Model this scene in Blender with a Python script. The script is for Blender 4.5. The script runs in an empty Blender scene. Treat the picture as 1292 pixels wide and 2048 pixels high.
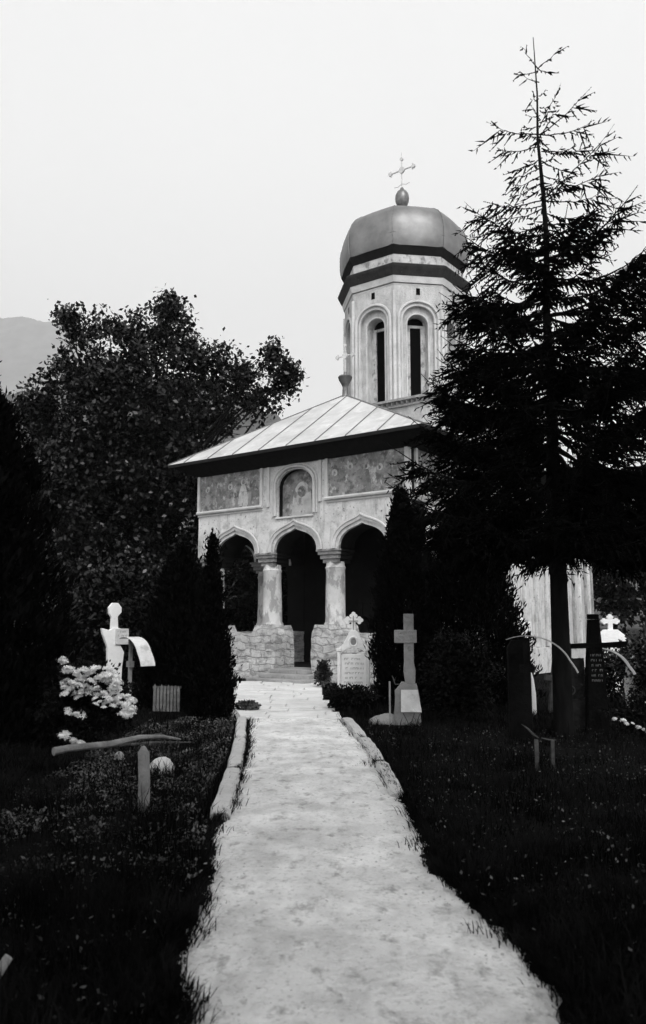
import bpy, bmesh, math, random
import numpy as np
from mathutils import Vector, Matrix, noise
R = math.radians
rnd = random.Random(7)
sc = bpy.context.scene
col = sc.collection

# ---------------------------------------------------------------- camera
cd = bpy.data.cameras.new('camera'); cam = bpy.data.objects.new('camera', cd); col.objects.link(cam)
cam.location = (0, 0, 1.6); cam.rotation_euler = (R(90 + 7.867), 0, 0)
cd.sensor_fit = 'VERTICAL'; cd.sensor_height = 36; cd.sensor_width = 36
cd.lens = 1650 / 2048 * 36
cd.clip_start = 0.05; cd.clip_end = 12000
cd.dof.use_dof = True; cd.dof.focus_distance = 21; cd.dof.aperture_fstop = 2.8
sc.camera = cam
# ---------------------------------------------------------------- overcast sky
SUN_EL, SUN_AZ = R(48), R(166)      # azimuth clockwise from +Y (the view direction)
w = bpy.data.worlds.new("World"); sc.world = w; w.use_nodes = True
nt = w.node_tree; nt.nodes.clear()
sky = nt.nodes.new('ShaderNodeTexSky'); sky.sky_type = 'NISHITA'; sky.sun_disc = False
sky.sun_elevation = SUN_EL; sky.sun_rotation = SUN_AZ
sky.air_density = 1.0; sky.dust_density = 4.0
bw = nt.nodes.new('ShaderNodeRGBToBW'); nt.links.new(sky.outputs[0], bw.inputs[0])
ma = nt.nodes.new('ShaderNodeMath'); ma.operation = 'MULTIPLY_ADD'
nt.links.new(bw.outputs[0], ma.inputs[0]); ma.inputs[1].default_value = 0.28; ma.inputs[2].default_value = 5.55
# soft uneven cloud cover
tc = nt.nodes.new('ShaderNodeTexCoord'); nz = nt.nodes.new('ShaderNodeTexNoise')
nz.inputs['Scale'].default_value = 1.3; nz.inputs['Detail'].default_value = 3
nt.links.new(tc.outputs['Generated'], nz.inputs['Vector'])
mr = nt.nodes.new('ShaderNodeMapRange'); mr.inputs[3].default_value = 0.9; mr.inputs[4].default_value = 1.1
nt.links.new(nz.outputs['Fac'], mr.inputs[0])
mm = nt.nodes.new('ShaderNodeMath'); mm.operation = 'MULTIPLY'
nt.links.new(ma.outputs[0], mm.inputs[0]); nt.links.new(mr.outputs[0], mm.inputs[1])
# the cloud layer is paler low down, toward the horizon
sx0 = nt.nodes.new('ShaderNodeSeparateXYZ'); nt.links.new(tc.outputs['Generated'], sx0.inputs[0])
hr = nt.nodes.new('ShaderNodeMapRange'); hr.interpolation_type = 'SMOOTHSTEP'
hr.inputs[1].default_value = 0.0; hr.inputs[2].default_value = 0.75; hr.inputs[3].default_value = 1.58; hr.inputs[4].default_value = 1.0
nt.links.new(sx0.outputs['Z'], hr.inputs[0])
m2 = nt.nodes.new('ShaderNodeMath'); m2.operation = 'MULTIPLY'; nt.links.new(mm.outputs[0], m2.inputs[0]); nt.links.new(hr.outputs[0], m2.inputs[1]); mm = m2
bg = nt.nodes.new('ShaderNodeBackground'); bg.inputs[1].default_value = 0.15
nt.links.new(mm.outputs[0], bg.inputs[0])
wo = nt.nodes.new('ShaderNodeOutputWorld'); nt.links.new(bg.outputs[0], wo.inputs[0])
sd = bpy.data.lights.new('sun', 'SUN'); sd.energy = 1.4; sd.angle = R(22); sd.color = (1, 0.995, 0.985)
so = bpy.data.objects.new('sun', sd); col.objects.link(so)
dv = Vector((math.sin(SUN_AZ) * math.cos(SUN_EL), math.cos(SUN_AZ) * math.cos(SUN_EL), math.sin(SUN_EL)))
so.rotation_euler = dv.to_track_quat('Z', 'Y').to_euler(); so.location = (8, -8, 20)
sc.view_settings.view_transform = 'Standard'; sc.view_settings.look = 'None'
sc.view_settings.exposure = 0.5; sc.view_settings.gamma = 1

# ---------------------------------------------------------------- materials
def mat(name, c0, c1=None, scale=3.0, rough=0.9, spec=0.2, bump=0.0, bscale=None, metal=0.0, detail=6, stretch=None, lo=0.35, hi=0.65, tint=0.0):
    m = bpy.data.materials.new(name); m.use_nodes = True; n = m.node_tree; p = n.nodes['Principled BSDF']
    p.inputs['Roughness'].default_value = rough; p.inputs['Metallic'].default_value = metal
    p.inputs['Specular IOR Level'].default_value = spec
    c1 = c0 if c1 is None else c1
    t = n.nodes.new('ShaderNodeTexCoord'); mp = n.nodes.new('ShaderNodeMapping')
    if stretch: mp.inputs['Scale'].default_value = stretch
    n.links.new(t.outputs['Object'], mp.inputs['Vector'])
    a = n.nodes.new('ShaderNodeTexNoise'); a.inputs['Scale'].default_value = scale; a.inputs['Detail'].default_value = detail
    a.inputs['Roughness'].default_value = 0.62
    n.links.new(mp.outputs[0], a.inputs['Vector'])
    r = n.nodes.new('ShaderNodeValToRGB')
    r.color_ramp.elements[0].position = lo; r.color_ramp.elements[1].position = hi
    r.color_ramp.elements[0].color = (c0 * (1 + tint), c0, c0 * (1 - tint), 1); r.color_ramp.elements[1].color = (c1 * (1 + tint), c1, c1 * (1 - tint), 1)
    n.links.new(a.outputs['Fac'], r.inputs[0]); n.links.new(r.outputs[0], p.inputs['Base Color'])
    if bump:
        b = n.nodes.new('ShaderNodeTexNoise'); b.inputs['Scale'].default_value = bscale or scale * 5; b.inputs['Detail'].default_value = 5
        n.links.new(mp.outputs[0], b.inputs['Vector'])
        bp = n.nodes.new('ShaderNodeBump'); bp.inputs['Strength'].default_value = bump; bp.inputs['Distance'].default_value = 0.03
        n.links.new(b.outputs['Fac'], bp.inputs['Height']); n.links.new(bp.outputs[0], p.inputs['Normal'])
    return m

def layered(name, base, layers, rough=0.9, spec=0.2, bump=0.4, bscale=12, coord='Object'):
    """base noise (c0,c1,scale) then layers of (colour, noise scale, lo, hi, opacity, stretch)"""
    m = mat(name, base[0], base[1], base[2], rough, spec, bump, bscale)
    n = m.node_tree; p = n.nodes['Principled BSDF']
    src = p.inputs['Base Color'].links[0].from_socket
    t = n.nodes.new('ShaderNodeTexCoord')
    for i, (c, s, lo, hi, op, st) in enumerate(layers):
        mp = n.nodes.new('ShaderNodeMapping'); mp.inputs['Scale'].default_value = st; mp.inputs['Location'].default_value = (i * 3.1, i * 1.7, i * 5.3)
        n.links.new(t.outputs[coord], mp.inputs['Vector'])
        a = n.nodes.new('ShaderNodeTexNoise'); a.inputs['Scale'].default_value = s; a.inputs['Detail'].default_value = 7; a.inputs['Roughness'].default_value = 0.65
        n.links.new(mp.outputs[0], a.inputs['Vector'])
        r = n.nodes.new('ShaderNodeMapRange'); r.inputs[1].default_value = lo; r.inputs[2].default_value = hi
        r.inputs[3].default_value = 0; r.inputs[4].default_value = op
        n.links.new(a.outputs['Fac'], r.inputs[0])
        mx = n.nodes.new('ShaderNodeMixRGB'); mx.inputs[2].default_value = (c, c, c, 1)
        n.links.new(r.outputs[0], mx.inputs[0]); n.links.new(src, mx.inputs[1]); src = mx.outputs[0]
    n.links.new(src, p.inputs['Base Color'])
    return m

M = {}
M['plaster'] = layered('limewashed_plaster', (0.46, 0.62, 1.6), [(0.30, 3.0, .50, .68, .75, (1, 1, 1)), (0.22, 2.6, .51, .68, .7, (2.5, 2.5, .4)), (0.10, 13, .60, .68, .85, (1, 1, 1)), (0.08, 5, .63, .67, .85, (1, 1, 1))], bump=.5, bscale=9)
M['tower_plaster'] = layered('weathered_tower_plaster', (0.34, 0.50, 2.5), [(0.22, 3.0, .5, .72, .65, (2.2, 2.2, .45)), (0.18, 22, .55, .68, .55, (1, 1, 1)), (0.68, 2.0, .58, .7, .5, (2, 2, .5))], bump=.6, bscale=22)
M['moulding'] = layered('moulding_plaster', (0.42, 0.58, 3), [(0.25, 6, .55, .72, .6, (1, 1, 1))], bump=.4, bscale=14)
M['rubble'] = layered('rubble_and_plaster', (0.42, 0.62, 1.6), [(0.22, 1.7, .5, .6, .8, (1, 1, 2.2)), (0.06, 3.2, .60, .67, .8, (1, 1, 2.6)), (0.25, 9, .52, .66, .6, (1, 1, 1.5)), (0.75, 4, .6, .7, .5, (1, 1, 1))], bump=1.0, bscale=7)
def courses(m, c, bw_=.42, rh_=.21, op=.75):
    n = m.node_tree; p = n.nodes['Principled BSDF']; src = p.inputs['Base Color'].links[0].from_socket
    t = n.nodes.new('ShaderNodeTexCoord'); sp = n.nodes.new('ShaderNodeSeparateXYZ'); n.links.new(t.outputs['Object'], sp.inputs[0])
    ad = n.nodes.new('ShaderNodeMath'); n.links.new(sp.outputs[0], ad.inputs[0]); n.links.new(sp.outputs[1], ad.inputs[1])
    cb = n.nodes.new('ShaderNodeCombineXYZ'); n.links.new(ad.outputs[0], cb.inputs[0]); n.links.new(sp.outputs[2], cb.inputs[1])
    nz_ = n.nodes.new('ShaderNodeTexNoise'); nz_.inputs['Scale'].default_value = 2.2; nz_.inputs['Detail'].default_value = 4; n.links.new(t.outputs['Object'], nz_.inputs['Vector'])
    mx = n.nodes.new('ShaderNodeVectorMath'); mx.operation = 'MULTIPLY_ADD'; n.links.new(nz_.outputs['Color'], mx.inputs[0]); mx.inputs[1].default_value = (.45, .34, 0); n.links.new(cb.outputs[0], mx.inputs[2])
    b = n.nodes.new('ShaderNodeTexBrick'); n.links.new(mx.outputs[0], b.inputs['Vector']); b.inputs['Scale'].default_value = 1; b.inputs['Brick Width'].default_value = bw_; b.inputs['Row Height'].default_value = rh_
    b.inputs['Mortar Size'].default_value = .022; b.inputs['Mortar Smooth'].default_value = .6; b.inputs['Color1'].default_value = (1, 1, 1, 1); b.inputs['Color2'].default_value = (.55, .55, .55, 1); b.inputs['Mortar'].default_value = (c, c, c, 1)
    m3 = n.nodes.new('ShaderNodeMixRGB'); m3.blend_type = 'MULTIPLY'; m3.inputs[0].default_value = op; n.links.new(src, m3.inputs[1]); n.links.new(b.outputs['Color'], m3.inputs[2]); n.links.new(m3.outputs[0], p.inputs['Base Color'])
    old = p.inputs['Normal'].links[0].from_node; bp = n.nodes.new('ShaderNodeBump'); bp.inputs['Strength'].default_value = .9; bp.inputs['Distance'].default_value = .05
    n.links.new(b.outputs['Color'], bp.inputs['Height']); n.links.new(old.outputs[0], bp.inputs['Normal']); n.links.new(bp.outputs[0], p.inputs['Normal'])
courses(M['rubble'], .3, op=.38)
M['greystone'] = layered('grey_worn_stone', (0.22, 0.34, 2.5), [(0.1, 5, .55, .7, .7, (1, 1, 1))], bump=.7, bscale=14)
M['column'] = layered('column_plaster', (0.42, 0.58, 2.5), [(0.18, 2.4, .52, .58, .7, (1.3, 1.3, .7)), (0.3, 9, .55, .7, .5, (1, 1, 1))], bump=.5, bscale=12)
M['brick'] = layered('brick_capital', (0.2, 0.3, 5), [(0.08, 9, .5, .65, .6, (1, 1, 3))], bump=.8, bscale=20)
M['fresco'] = layered('faded_fresco', (0.14, 0.30, 2.6), [(0.07, 3.6, .5, .6, .75, (1, 1, 1)), (0.5, 4.4, .55, .63, .75, (1, 1, .8)), (0.1, 10, .55, .68, .6, (1, 1, 1)), (0.55, 14, .62, .72, .5, (1, 1, 1))], bump=.3)
M['fresco_mid'] = layered('worn_fresco', (0.10, 0.22, 4), [(0.4, 7, .54, .62, .7, (1, 1, 1))], bump=.3)
M['fresco_light'] = layered('pale_fresco', (0.34, 0.5, 3.5), [(0.12, 5.5, .52, .6, .7, (1, 1, .7)), (0.62, 8, .58, .68, .6, (1, 1, 1))], bump=.3)
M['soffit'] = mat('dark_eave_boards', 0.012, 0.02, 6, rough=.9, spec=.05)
M['interior'] = layered('porch_shade_dark', (0.005, 0.010, 2), [(0.03, 4, .6, .72, .4, (1, 1, 1))], bump=.2)  # near-black colour stands in for the deep shade inside the porch
M['tin'] = layered('tin_roof', (0.36, 0.50, .9), [(0.28, 2.2, .52, .7, .6, (.5, .5, 2.5)), (0.68, 3, .52, .7, .5, (1, 1, 1)), (0.2, 14, .6, .72, .4, (1, 1, 1))], rough=.5, spec=.4, bump=.35, bscale=2.5)
M['seam'] = mat('roof_seam', 0.10, 0.18, 6, rough=.6)
M['dome_tin'] = mat('dome_sheet_metal', 0.14, 0.21, 1.5, rough=.5, bump=.22, bscale=3.0, metal=.75, spec=.5)
M['dark_metal'] = mat('finial_metal', 0.12, 0.2, 8, rough=.45, metal=.8)
M['pale_metal'] = mat('pale_cross_metal', 0.42, 0.6, 9, rough=.6)
M['cornice_dark'] = layered('dark_brick_cornice', (0.018, 0.035, 5), [(0.2, 12, .64, .72, .5, (1, 1, 1))], bump=.4)
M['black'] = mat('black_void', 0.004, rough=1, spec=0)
M['marble'] = layered('white_marble', (0.74, 0.84, 4), [(0.3, 7, .6, .74, .5, (1, 1, 1))], bump=.25, bscale=20)
M['ink'] = mat('carved_letters', 0.16, 0.26, 20)
M['dimwood'] = layered('grey_old_wood', (0.035, 0.08, 7), [(0.02, 14, .55, .7, .6, (1, 1, 4))], bump=.6, bscale=20)
M['stone'] = layered('gravestone_stone', (0.2, 0.32, 4), [(0.12, 9, .55, .7, .6, (1, 1, 1))], bump=.6, bscale=25)
M['darkstone'] = mat('dark_gravestone', 0.002, 0.006, 6, rough=.9, spec=.05, bump=.5, bscale=20)
M['rust'] = layered('mossy_masonry', (0.01, 0.035, 5), [(0.12, 10, .6, .7, .6, (1, 1, 1))], bump=.8, bscale=16)
M['zinc'] = mat('zinc_sheet', 0.16, 0.3, 4, rough=.5, spec=.4)
M['zinc_white'] = layered('whitened_sheet', (0.45, 0.65, 4), [(0.2, 7, .54, .68, .6, (1, 1, 1))], rough=.6, bump=.3)
M['iron'] = mat('iron_rod', 0.05, 0.12, 8, rough=.7)
M['wood'] = layered('weathered_wood', (0.12, 0.22, 6), [(0.05, 14, .55, .7, .6, (1, 6, 1))], bump=.6, bscale=20)
M['bark'] = mat('bark', 0.003, 0.009, 8, rough=1, spec=.05, bump=.8, bscale=16, stretch=(1, 1, .3))
M['spruce'] = mat('spruce_needles', 0.002, 0.005, 5, rough=.9, spec=.02)
M['thuja'] = mat('thuja_sprays', 0.0012, 0.004, 6, rough=.95, spec=.02)
M['leaf'] = mat('walnut_leaf', 0.0015, 0.006, .8, rough=.3, spec=.24, lo=.42, hi=.7)
M['leaf_dark'] = mat('shrub_leaf', 0.002, 0.008, 2, rough=.5, spec=.06)
M['grass'] = mat('grass_blade', 0.0015, 0.010, 2.0, rough=.9, spec=.03, lo=.4, hi=.62)
M['weed'] = mat('weed_leaf', 0.015, 0.17, 2.4, rough=.7, spec=.1, lo=.42, hi=.68)
M['litter'] = mat('pale_litter', 0.05, 0.25, 9, rough=.8)
M['petal'] = mat('white_petals', 0.62, 0.85, 8, rough=.8)
M['soil'] = mat('soil', 0.002, 0.008, 1.5, rough=1, spec=.02, bump=.6, bscale=12)
M['path'] = layered('pale_gravel', (0.58, 0.80, 1.3), [(0.32, 2.6, .45, .66, .5, (1.3, .8, 1)), (0.16, 7, .55, .69, .65, (1.3, .8, 1)), (0.26, 28, .54, .66, .5, (1, 1, 1)), (0.8, 22, .58, .70, .5, (1, 1, 1)), (0.08, 11, .68, .73, .7, (1, 1, 1))], bump=1.0, bscale=22)
M['slab'] = layered('pale_paving', (0.52, 0.66, 1.5), [(0.25, 4, .56, .68, .6, (.5, 2.5, 1)), (0.2, 30, .6, .7, .3, (1, 1, 1))], bump=.6, bscale=10)
M['kerb'] = layered('kerb_stone', (0.38, 0.5, 3), [(0.18, 3, .56, .7, .5, (1, 1, 1)), (0.55, 12, .6, .7, .4, (1, 1, 1))], bump=.6, bscale=14)
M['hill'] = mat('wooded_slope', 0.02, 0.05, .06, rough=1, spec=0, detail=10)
M['hillfar'] = mat('haze_paled_slope', 0.12, 0.24, .012, rough=1, spec=0, detail=10)  # slope colour lightened to stand in for distance haze

# ---------------------------------------------------------------- mesh helpers
def tag(o, label=None, cat=None, group=None, kind=None):
    if label: o['label'] = label
    if cat: o['category'] = cat
    if group: o['group'] = group
    if kind: o['kind'] = kind
    return o
def link(name, me, m, parent=None):
    o = bpy.data.objects.new(name, me); col.objects.link(o)
    if m is not None: me.materials.append(M[m] if isinstance(m, str) else m)
    if parent is not None: o.parent = parent
    return o
def empty(name, loc, rz=0):
    o = bpy.data.objects.new(name, None); col.objects.link(o); o.empty_display_size = .3
    o.location = loc; o.rotation_euler = (0, 0, rz); return o
def quads(name, V, m, parent=None, smooth=False):
    """V: (n,4,3) array of quads"""
    V = np.asarray(V, dtype=np.float32); n = len(V)
    me = bpy.data.meshes.new(name); me.vertices.add(n * 4); me.vertices.foreach_set('co', V.reshape(-1))
    me.loops.add(n * 4); me.loops.foreach_set('vertex_index', np.arange(n * 4, dtype=np.int32))
    me.polygons.add(n); me.polygons.foreach_set('loop_start', np.arange(0, n * 4, 4, dtype=np.int32))
    me.polygons.foreach_set('loop_total', np.full(n, 4, dtype=np.int32))
    me.update(calc_edges=True); return link(name, me, m, parent)

class MB:
    def __init__(s): s.v = []; s.f = []
    def add(s, vs, fs):
        b = len(s.v); s.v += [tuple(v) for v in vs]; s.f += [tuple(b + i for i in f) for f in fs]; return s
    def box(s, x0, x1, y0, y1, z0, z1, j=0.0):
        v = [(x, y, z) for z in (z0, z1) for y in (y0, y1) for x in (x0, x1)]
        if j: v = [tuple(c + rnd.uniform(-j, j) for c in p) for p in v]
        return s.add(v, [(0, 2, 3, 1), (4, 5, 7, 6), (0, 1, 5, 4), (2, 6, 7, 3), (0, 4, 6, 2), (1, 3, 7, 5)])
    def tube(s, pts, rad, n=8, cap=True):
        pts = [Vector(p) for p in pts]; k = len(pts)
        rad = rad if hasattr(rad, '__len__') else [rad] * k
        rings = []; up = None
        for i, p in enumerate(pts):
            d = (pts[min(i + 1, k - 1)] - pts[max(i - 1, 0)]).normalized()
            if up is None: up = Vector((0, 0, 1)) if abs(d.z) < .9 else Vector((1, 0, 0))
            a = (up - d * up.dot(d)).normalized(); b = d.cross(a); up = a
            rings.append([p + (a * math.cos(t) + b * math.sin(t)) * rad[i] for t in [2 * math.pi * q / n for q in range(n)]])
        vs = [v for r in rings for v in r]; fs = []
        for i in range(k - 1):
            for q in range(n): fs.append((i * n + q, i * n + (q + 1) % n, (i + 1) * n + (q + 1) % n, (i + 1) * n + q))
        if cap: fs.append(tuple(range(n - 1, -1, -1))); fs.append(tuple((k - 1) * n + q for q in range(n)))
        return s.add(vs, fs)
    def lathe(s, prof, cx=0, cy=0, n=16, rot=0, cap=True):
        vs = [(cx + r * math.sin(rot + 2 * math.pi * q / n), cy - r * math.cos(rot + 2 * math.pi * q / n), z) for r, z in prof for q in range(n)]
        fs = [(i * n + q, i * n + (q + 1) % n, (i + 1) * n + (q + 1) % n, (i + 1) * n + q) for i in range(len(prof) - 1) for q in range(n)]
        if cap: fs.append(tuple(range(n - 1, -1, -1))); fs.append(tuple((len(prof) - 1) * n + q for q in range(n)))
        return s.add(vs, fs)
    def prism(s, poly, y0, y1):
        """poly of (x,z), extruded along y"""
        n = len(poly); vs = [(x, y0, z) for x, z in poly] + [(x, y1, z) for x, z in poly]
        return s.add(vs, [tuple(range(n)), tuple(range(2 * n - 1, n - 1, -1))] + [(i, n + i, n + (i + 1) % n, (i + 1) % n) for i in range(n)])
    def strip(s, pa, pb, closed=False):
        n = len(pa); b = len(s.v); s.v += [tuple(p) for p in pa] + [tuple(p) for p in pb]
        for i in range(n if closed else n - 1):
            j = (i + 1) % n; s.f.append((b + i, b + j, b + n + j, b + n + i))
        return s
    def build(s, name, m, parent=None, smooth=False, bevel=0, rough=0, rscale=3, sub=0, fixn=True):
        me = bpy.data.meshes.new(name); me.from_pydata(s.v, [], s.f); me.update()
        if fixn or sub or bevel or rough:
            bm = bmesh.new(); bm.from_mesh(me)
            if fixn: bmesh.ops.recalc_face_normals(bm, faces=bm.faces)
            if bevel: bmesh.ops.bevel(bm, geom=list(bm.edges), offset=bevel, segments=2, affect='EDGES', profile=.6)
            if sub: bmesh.ops.subdivide_edges(bm, edges=list(bm.edges), cuts=sub, use_grid_fill=True)
            if rough:
                bm.normal_update()
                for v in bm.verts:
                    v.co += noise.noise_vector(v.co * rscale) * rough + noise.noise_vector(v.co * rscale * 3.1) * rough * .4
            bm.to_mesh(me); bm.free()
        if smooth:
            me.polygons.foreach_set('use_smooth', [True] * len(me.polygons))
            if smooth != 'all': me.set_sharp_from_angle(angle=R(38))
        return link(name, me, m, parent)

def plate(name, outline, holes, depth, place, m, parent=None):
    """flat plate with holes; outline in (a,b), thickness along c; place maps (a,b,c) to xyz"""
    cu = bpy.data.curves.new('c', 'CURVE'); cu.dimensions = '2D'; cu.fill_mode = 'BOTH'; cu.extrude = depth / 2
    for ring in [outline] + list(holes):
        sp = cu.splines.new('POLY'); sp.points.add(len(ring) - 1); sp.use_cyclic_u = True
        for p, (a, b) in zip(sp.points, ring): p.co = (a, b, 0, 1)
    o = bpy.data.objects.new('c', cu); col.objects.link(o)
    dg = bpy.context.evaluated_depsgraph_get(); me = bpy.data.meshes.new_from_object(o.evaluated_get(dg))
    bpy.data.objects.remove(o); bpy.data.curves.remove(cu)
    for v in me.vertices: v.co = place(*v.co)
    me.materials.clear()
    me.name = name; me.update()
    return link(name, me, m, parent)
def front(y0, depth): return lambda a, b, c: (a, y0 + depth / 2 - c, b)
def sidew(x0, depth): return lambda a, b, c: (x0 + depth / 2 + c, a, b)

def arch(xc, w, z0, rise, kick=.08, n=20):
    """ogee-tipped arch from left to right"""
    out = []
    for i in range(n + 1):
        t = math.pi - math.pi * i / n
        x = w * math.cos(t); z = rise * max(0.0, math.sin(t)) ** .85
        z += kick * math.exp(-(abs(x) / (.16 * w)))
        out.append((xc + x, z0 + z))
    return out

# ================================================================ GROUND AND HILLS
yL = np.array([0.0, 3.6, 4.08, 4.57, 4.88, 5.62, 6.82, 7.16, 8.42, 11.07, 14.3, 14.6, 18.4, 23.6])
xL = np.array([-.55, -.55, -.66, -.72, -.69, -.73, -.88, -.80, -.84, -.97, -1.24, -1.50, -1.95, -2.5])
yR = np.array([0.0, 3.6, 3.87, 4.25, 4.68, 4.88, 5.41, 5.85, 6.36, 7.74, 8.96, 11.07, 14.53, 18.4, 24.3])
xR = np.array([.86, .98, 1.01, .98, .97, .86, .78, .68, .77, .72, .65, .58, .29, -.02, -.02])
def n1(x, s=1.0, o=0.0): return noise.noise(Vector((x * s, o, 3.3)))
def edgeL(y): return np.interp(y, yL, xL)
def edgeR(y): return np.interp(y, yR, xR)

g = MB(); N = 60
def gh(x, y):
    d = max(0.0, max(edgeL(y) - x, x - edgeR(y)) - .25) if 0 < y < 26 else 1
    return (min(d, 1) * .05) * (0.6 + noise.noise(Vector((x * .8, y * .8, 0)))) - .0
xs = sorted(set(list(np.linspace(-12, 12, 97)) + [-4000, -900, -200, -60, -25, 25, 60, 200, 900, 4000]))
ys = sorted(set(list(np.linspace(-3, 28, 125)) + [-400, -60, -15, 45, 80, 200, 600, 1500, 5000]))
vs = [(x, y, gh(x, y) if abs(x) < 12 and -3 < y < 28 else 0) for y in ys for x in xs]
nx = len(xs); g.add(vs, [(j * nx + i, j * nx + i + 1, (j + 1) * nx + i + 1, (j + 1) * nx + i) for j in range(len(ys) - 1) for i in range(nx - 1)])
tag(g.build('ground', 'soil', fixn=False, smooth='all'), kind='structure')

p = MB(); A = []; B = []; ysp = np.arange(-1.5, 14.65, .04)
for y in ysp:
    amp = .035 if y < 6.8 else .018
    A.append((edgeL(max(y, 0)) + amp * 1.6 * n1(y, 5, 1) + amp * n1(y, 17, 2) + .02 * n1(y, 40, 8), y, .012))
    B.append((edgeR(max(y, 0)) + amp * 1.6 * n1(y, 5, 5) + amp * n1(y, 17, 6) + .02 * n1(y, 40, 9), y, .012))
cols = 24; rows = []
for a_, b_ in zip(A, B):
    rows.append([(a_[0] + (b_[0] - a_[0]) * i / cols, a_[1], .012 + .012 * math.sin(math.pi * i / cols) + (.012 * noise.noise(Vector((a_[0] + (b_[0] - a_[0]) * i / cols, a_[1] * 1.0, 1)) * 2.2) if 0 < i < cols else -.012)) for i in range(cols + 1)])
for i in range(len(rows) - 1): p.strip(rows[i], rows[i + 1])
tag(p.build('path', 'path', smooth='all'), kind='structure')

pv = MB()
yy = 14.55
while yy < 23.5:
    d = rnd.uniform(.42, .8); x = edgeL(yy) + rnd.uniform(-.05, .08); xe = edgeR(min(yy, 18)) + rnd.uniform(-.06, .1) if yy < 19 else -.02
    while x < xe - .1:
        wd = min(rnd.uniform(.5, 1.1), xe - x)
        if xe - x - wd < .2: wd = xe - x
        pv.box(x + .012, x + wd - .012, yy + .012, yy + d - .012, -.03, .03 + rnd.uniform(0, .02), .008); x += wd
    yy += d
tag(pv.build('paving', 'slab', bevel=.01), kind='structure')
pj = MB(); pj.strip([(edgeL(y), y, .016) for y in np.arange(14.5, 23.7, .3)], [(edgeR(y), y, .016) for y in np.arange(14.5, 23.7, .3)])
tag(pj.build('pavement_bed', 'kerb'), kind='structure')

def ridge(name, Y, prof, depth, m, amp, fs, cell):
    """prof: (x_world, z_world) ridge line; slope falls toward the viewer"""
    g = MB(); px = [q[0] for q in prof]; pz = [q[1] for q in prof]
    X = np.arange(px[0], px[-1] + 1, cell); rws = []
    K = 40
    for k in range(K + 3):
        u = min(k / K, 1.0); row = []
        for x in X:
            z = np.interp(x, px, pz); y = Y - depth * (1 - u) + (depth * .5 * (k - K) / 2 if k > K else 0)
            s = (u ** 1.15) * (1 if k <= K else max(0, 1 - (k - K) / 2))
            h = z * s + amp * s * (noise.fractal(Vector((x * fs, y * fs, 0)), .9, 2.1, 6) - .1)
            row.append((x, y, h))
        rws.append(row)
    for i in range(len(rws) - 1): g.strip(rws[i], rws[i + 1])
    return tag(g.build(name, m, fixn=False, smooth='all'), kind='structure')
def pxw(x, y, Y): return ((x - 646) / 1650 * Y, 1.6 + (1252 - y) / 1650 * Y * 1.03)
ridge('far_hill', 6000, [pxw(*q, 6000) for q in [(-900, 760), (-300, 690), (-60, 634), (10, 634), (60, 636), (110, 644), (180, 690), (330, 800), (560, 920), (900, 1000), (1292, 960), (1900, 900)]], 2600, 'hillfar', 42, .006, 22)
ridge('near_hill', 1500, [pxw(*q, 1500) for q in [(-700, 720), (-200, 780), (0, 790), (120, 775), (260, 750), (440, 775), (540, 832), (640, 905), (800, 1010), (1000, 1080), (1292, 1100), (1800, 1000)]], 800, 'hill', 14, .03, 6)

# ================================================================ CHURCH
ANG = -R(36.7)
ch = empty('church', (-.86, 24.4, 0), ANG)
tag(ch, 'small whitewashed Orthodox church with arched porch, faded wall paintings and octagonal domed tower', 'church')
EZ = 6.82; ZT = 6.46
AW = .80
# front wall as one plate: bottom edge notched by the three arches
out = [(-4, ZT), (-4, 3.8)]
for xc in (-2.36, 0.03, 2.42): out += arch(xc, AW, 3.8, .60)
out += [(4, 3.8), (4, ZT)]
nich = [(-.66, 4.86)] + arch(.02, .68, 5.72, .56, .0, 18) + [(.70, 4.86)]
plate('porch_wall', out, [nich], .10, front(0, .10), 'plaster', ch)
plate('shade_dark_intrados', [(x * .9995, z + (.003 if z < 4.6 else -.01)) for x, z in out], [nich], .697, front(.103, .697), 'interior', ch)  # wall core behind the plaster skin, arch shade painted into its colour
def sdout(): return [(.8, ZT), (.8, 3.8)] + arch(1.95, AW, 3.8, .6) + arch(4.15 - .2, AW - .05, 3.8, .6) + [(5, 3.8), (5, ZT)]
plate('porch_side_wall', sdout(), [], .10, sidew(-4, .10), 'plaster', ch); plate('shade_dark_intrados', sdout(), [], .70, sidew(-3.897, .70), 'interior', ch)  # dark cores paint the shade inside the side arches
plate('porch_side_wall', sdout(), [], .10, sidew(3.9, .10), 'plaster', ch); plate('shade_dark_intrados', sdout(), [], .69, sidew(3.207, .69), 'interior', ch)
# arch hood mouldings
for xc in (-2.36, 0.03, 2.42):
    m_ = MB()
    a0 = arch(xc, AW + .10, 3.80, .70, .09, 26); a1 = arch(xc, AW + .20, 3.80, .79, .11, 26)
    F = [(x, -.05, z) for x, z in a0]; G = [(x, -.07, z) for x, z in a1]
    F0 = [(x, .02, z) for x, z in a0]; G0 = [(x, .02, z) for x, z in a1]
    m_.strip(F, G).strip(F0, F).strip(G, G0)
    m_.tube([(x, -.06, z) for x, z in arch(xc, AW + .21, 3.80, .80, .12, 26)], .035, 6)
    m_.build('arch_moulding', 'moulding', ch, fixn=False)
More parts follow.
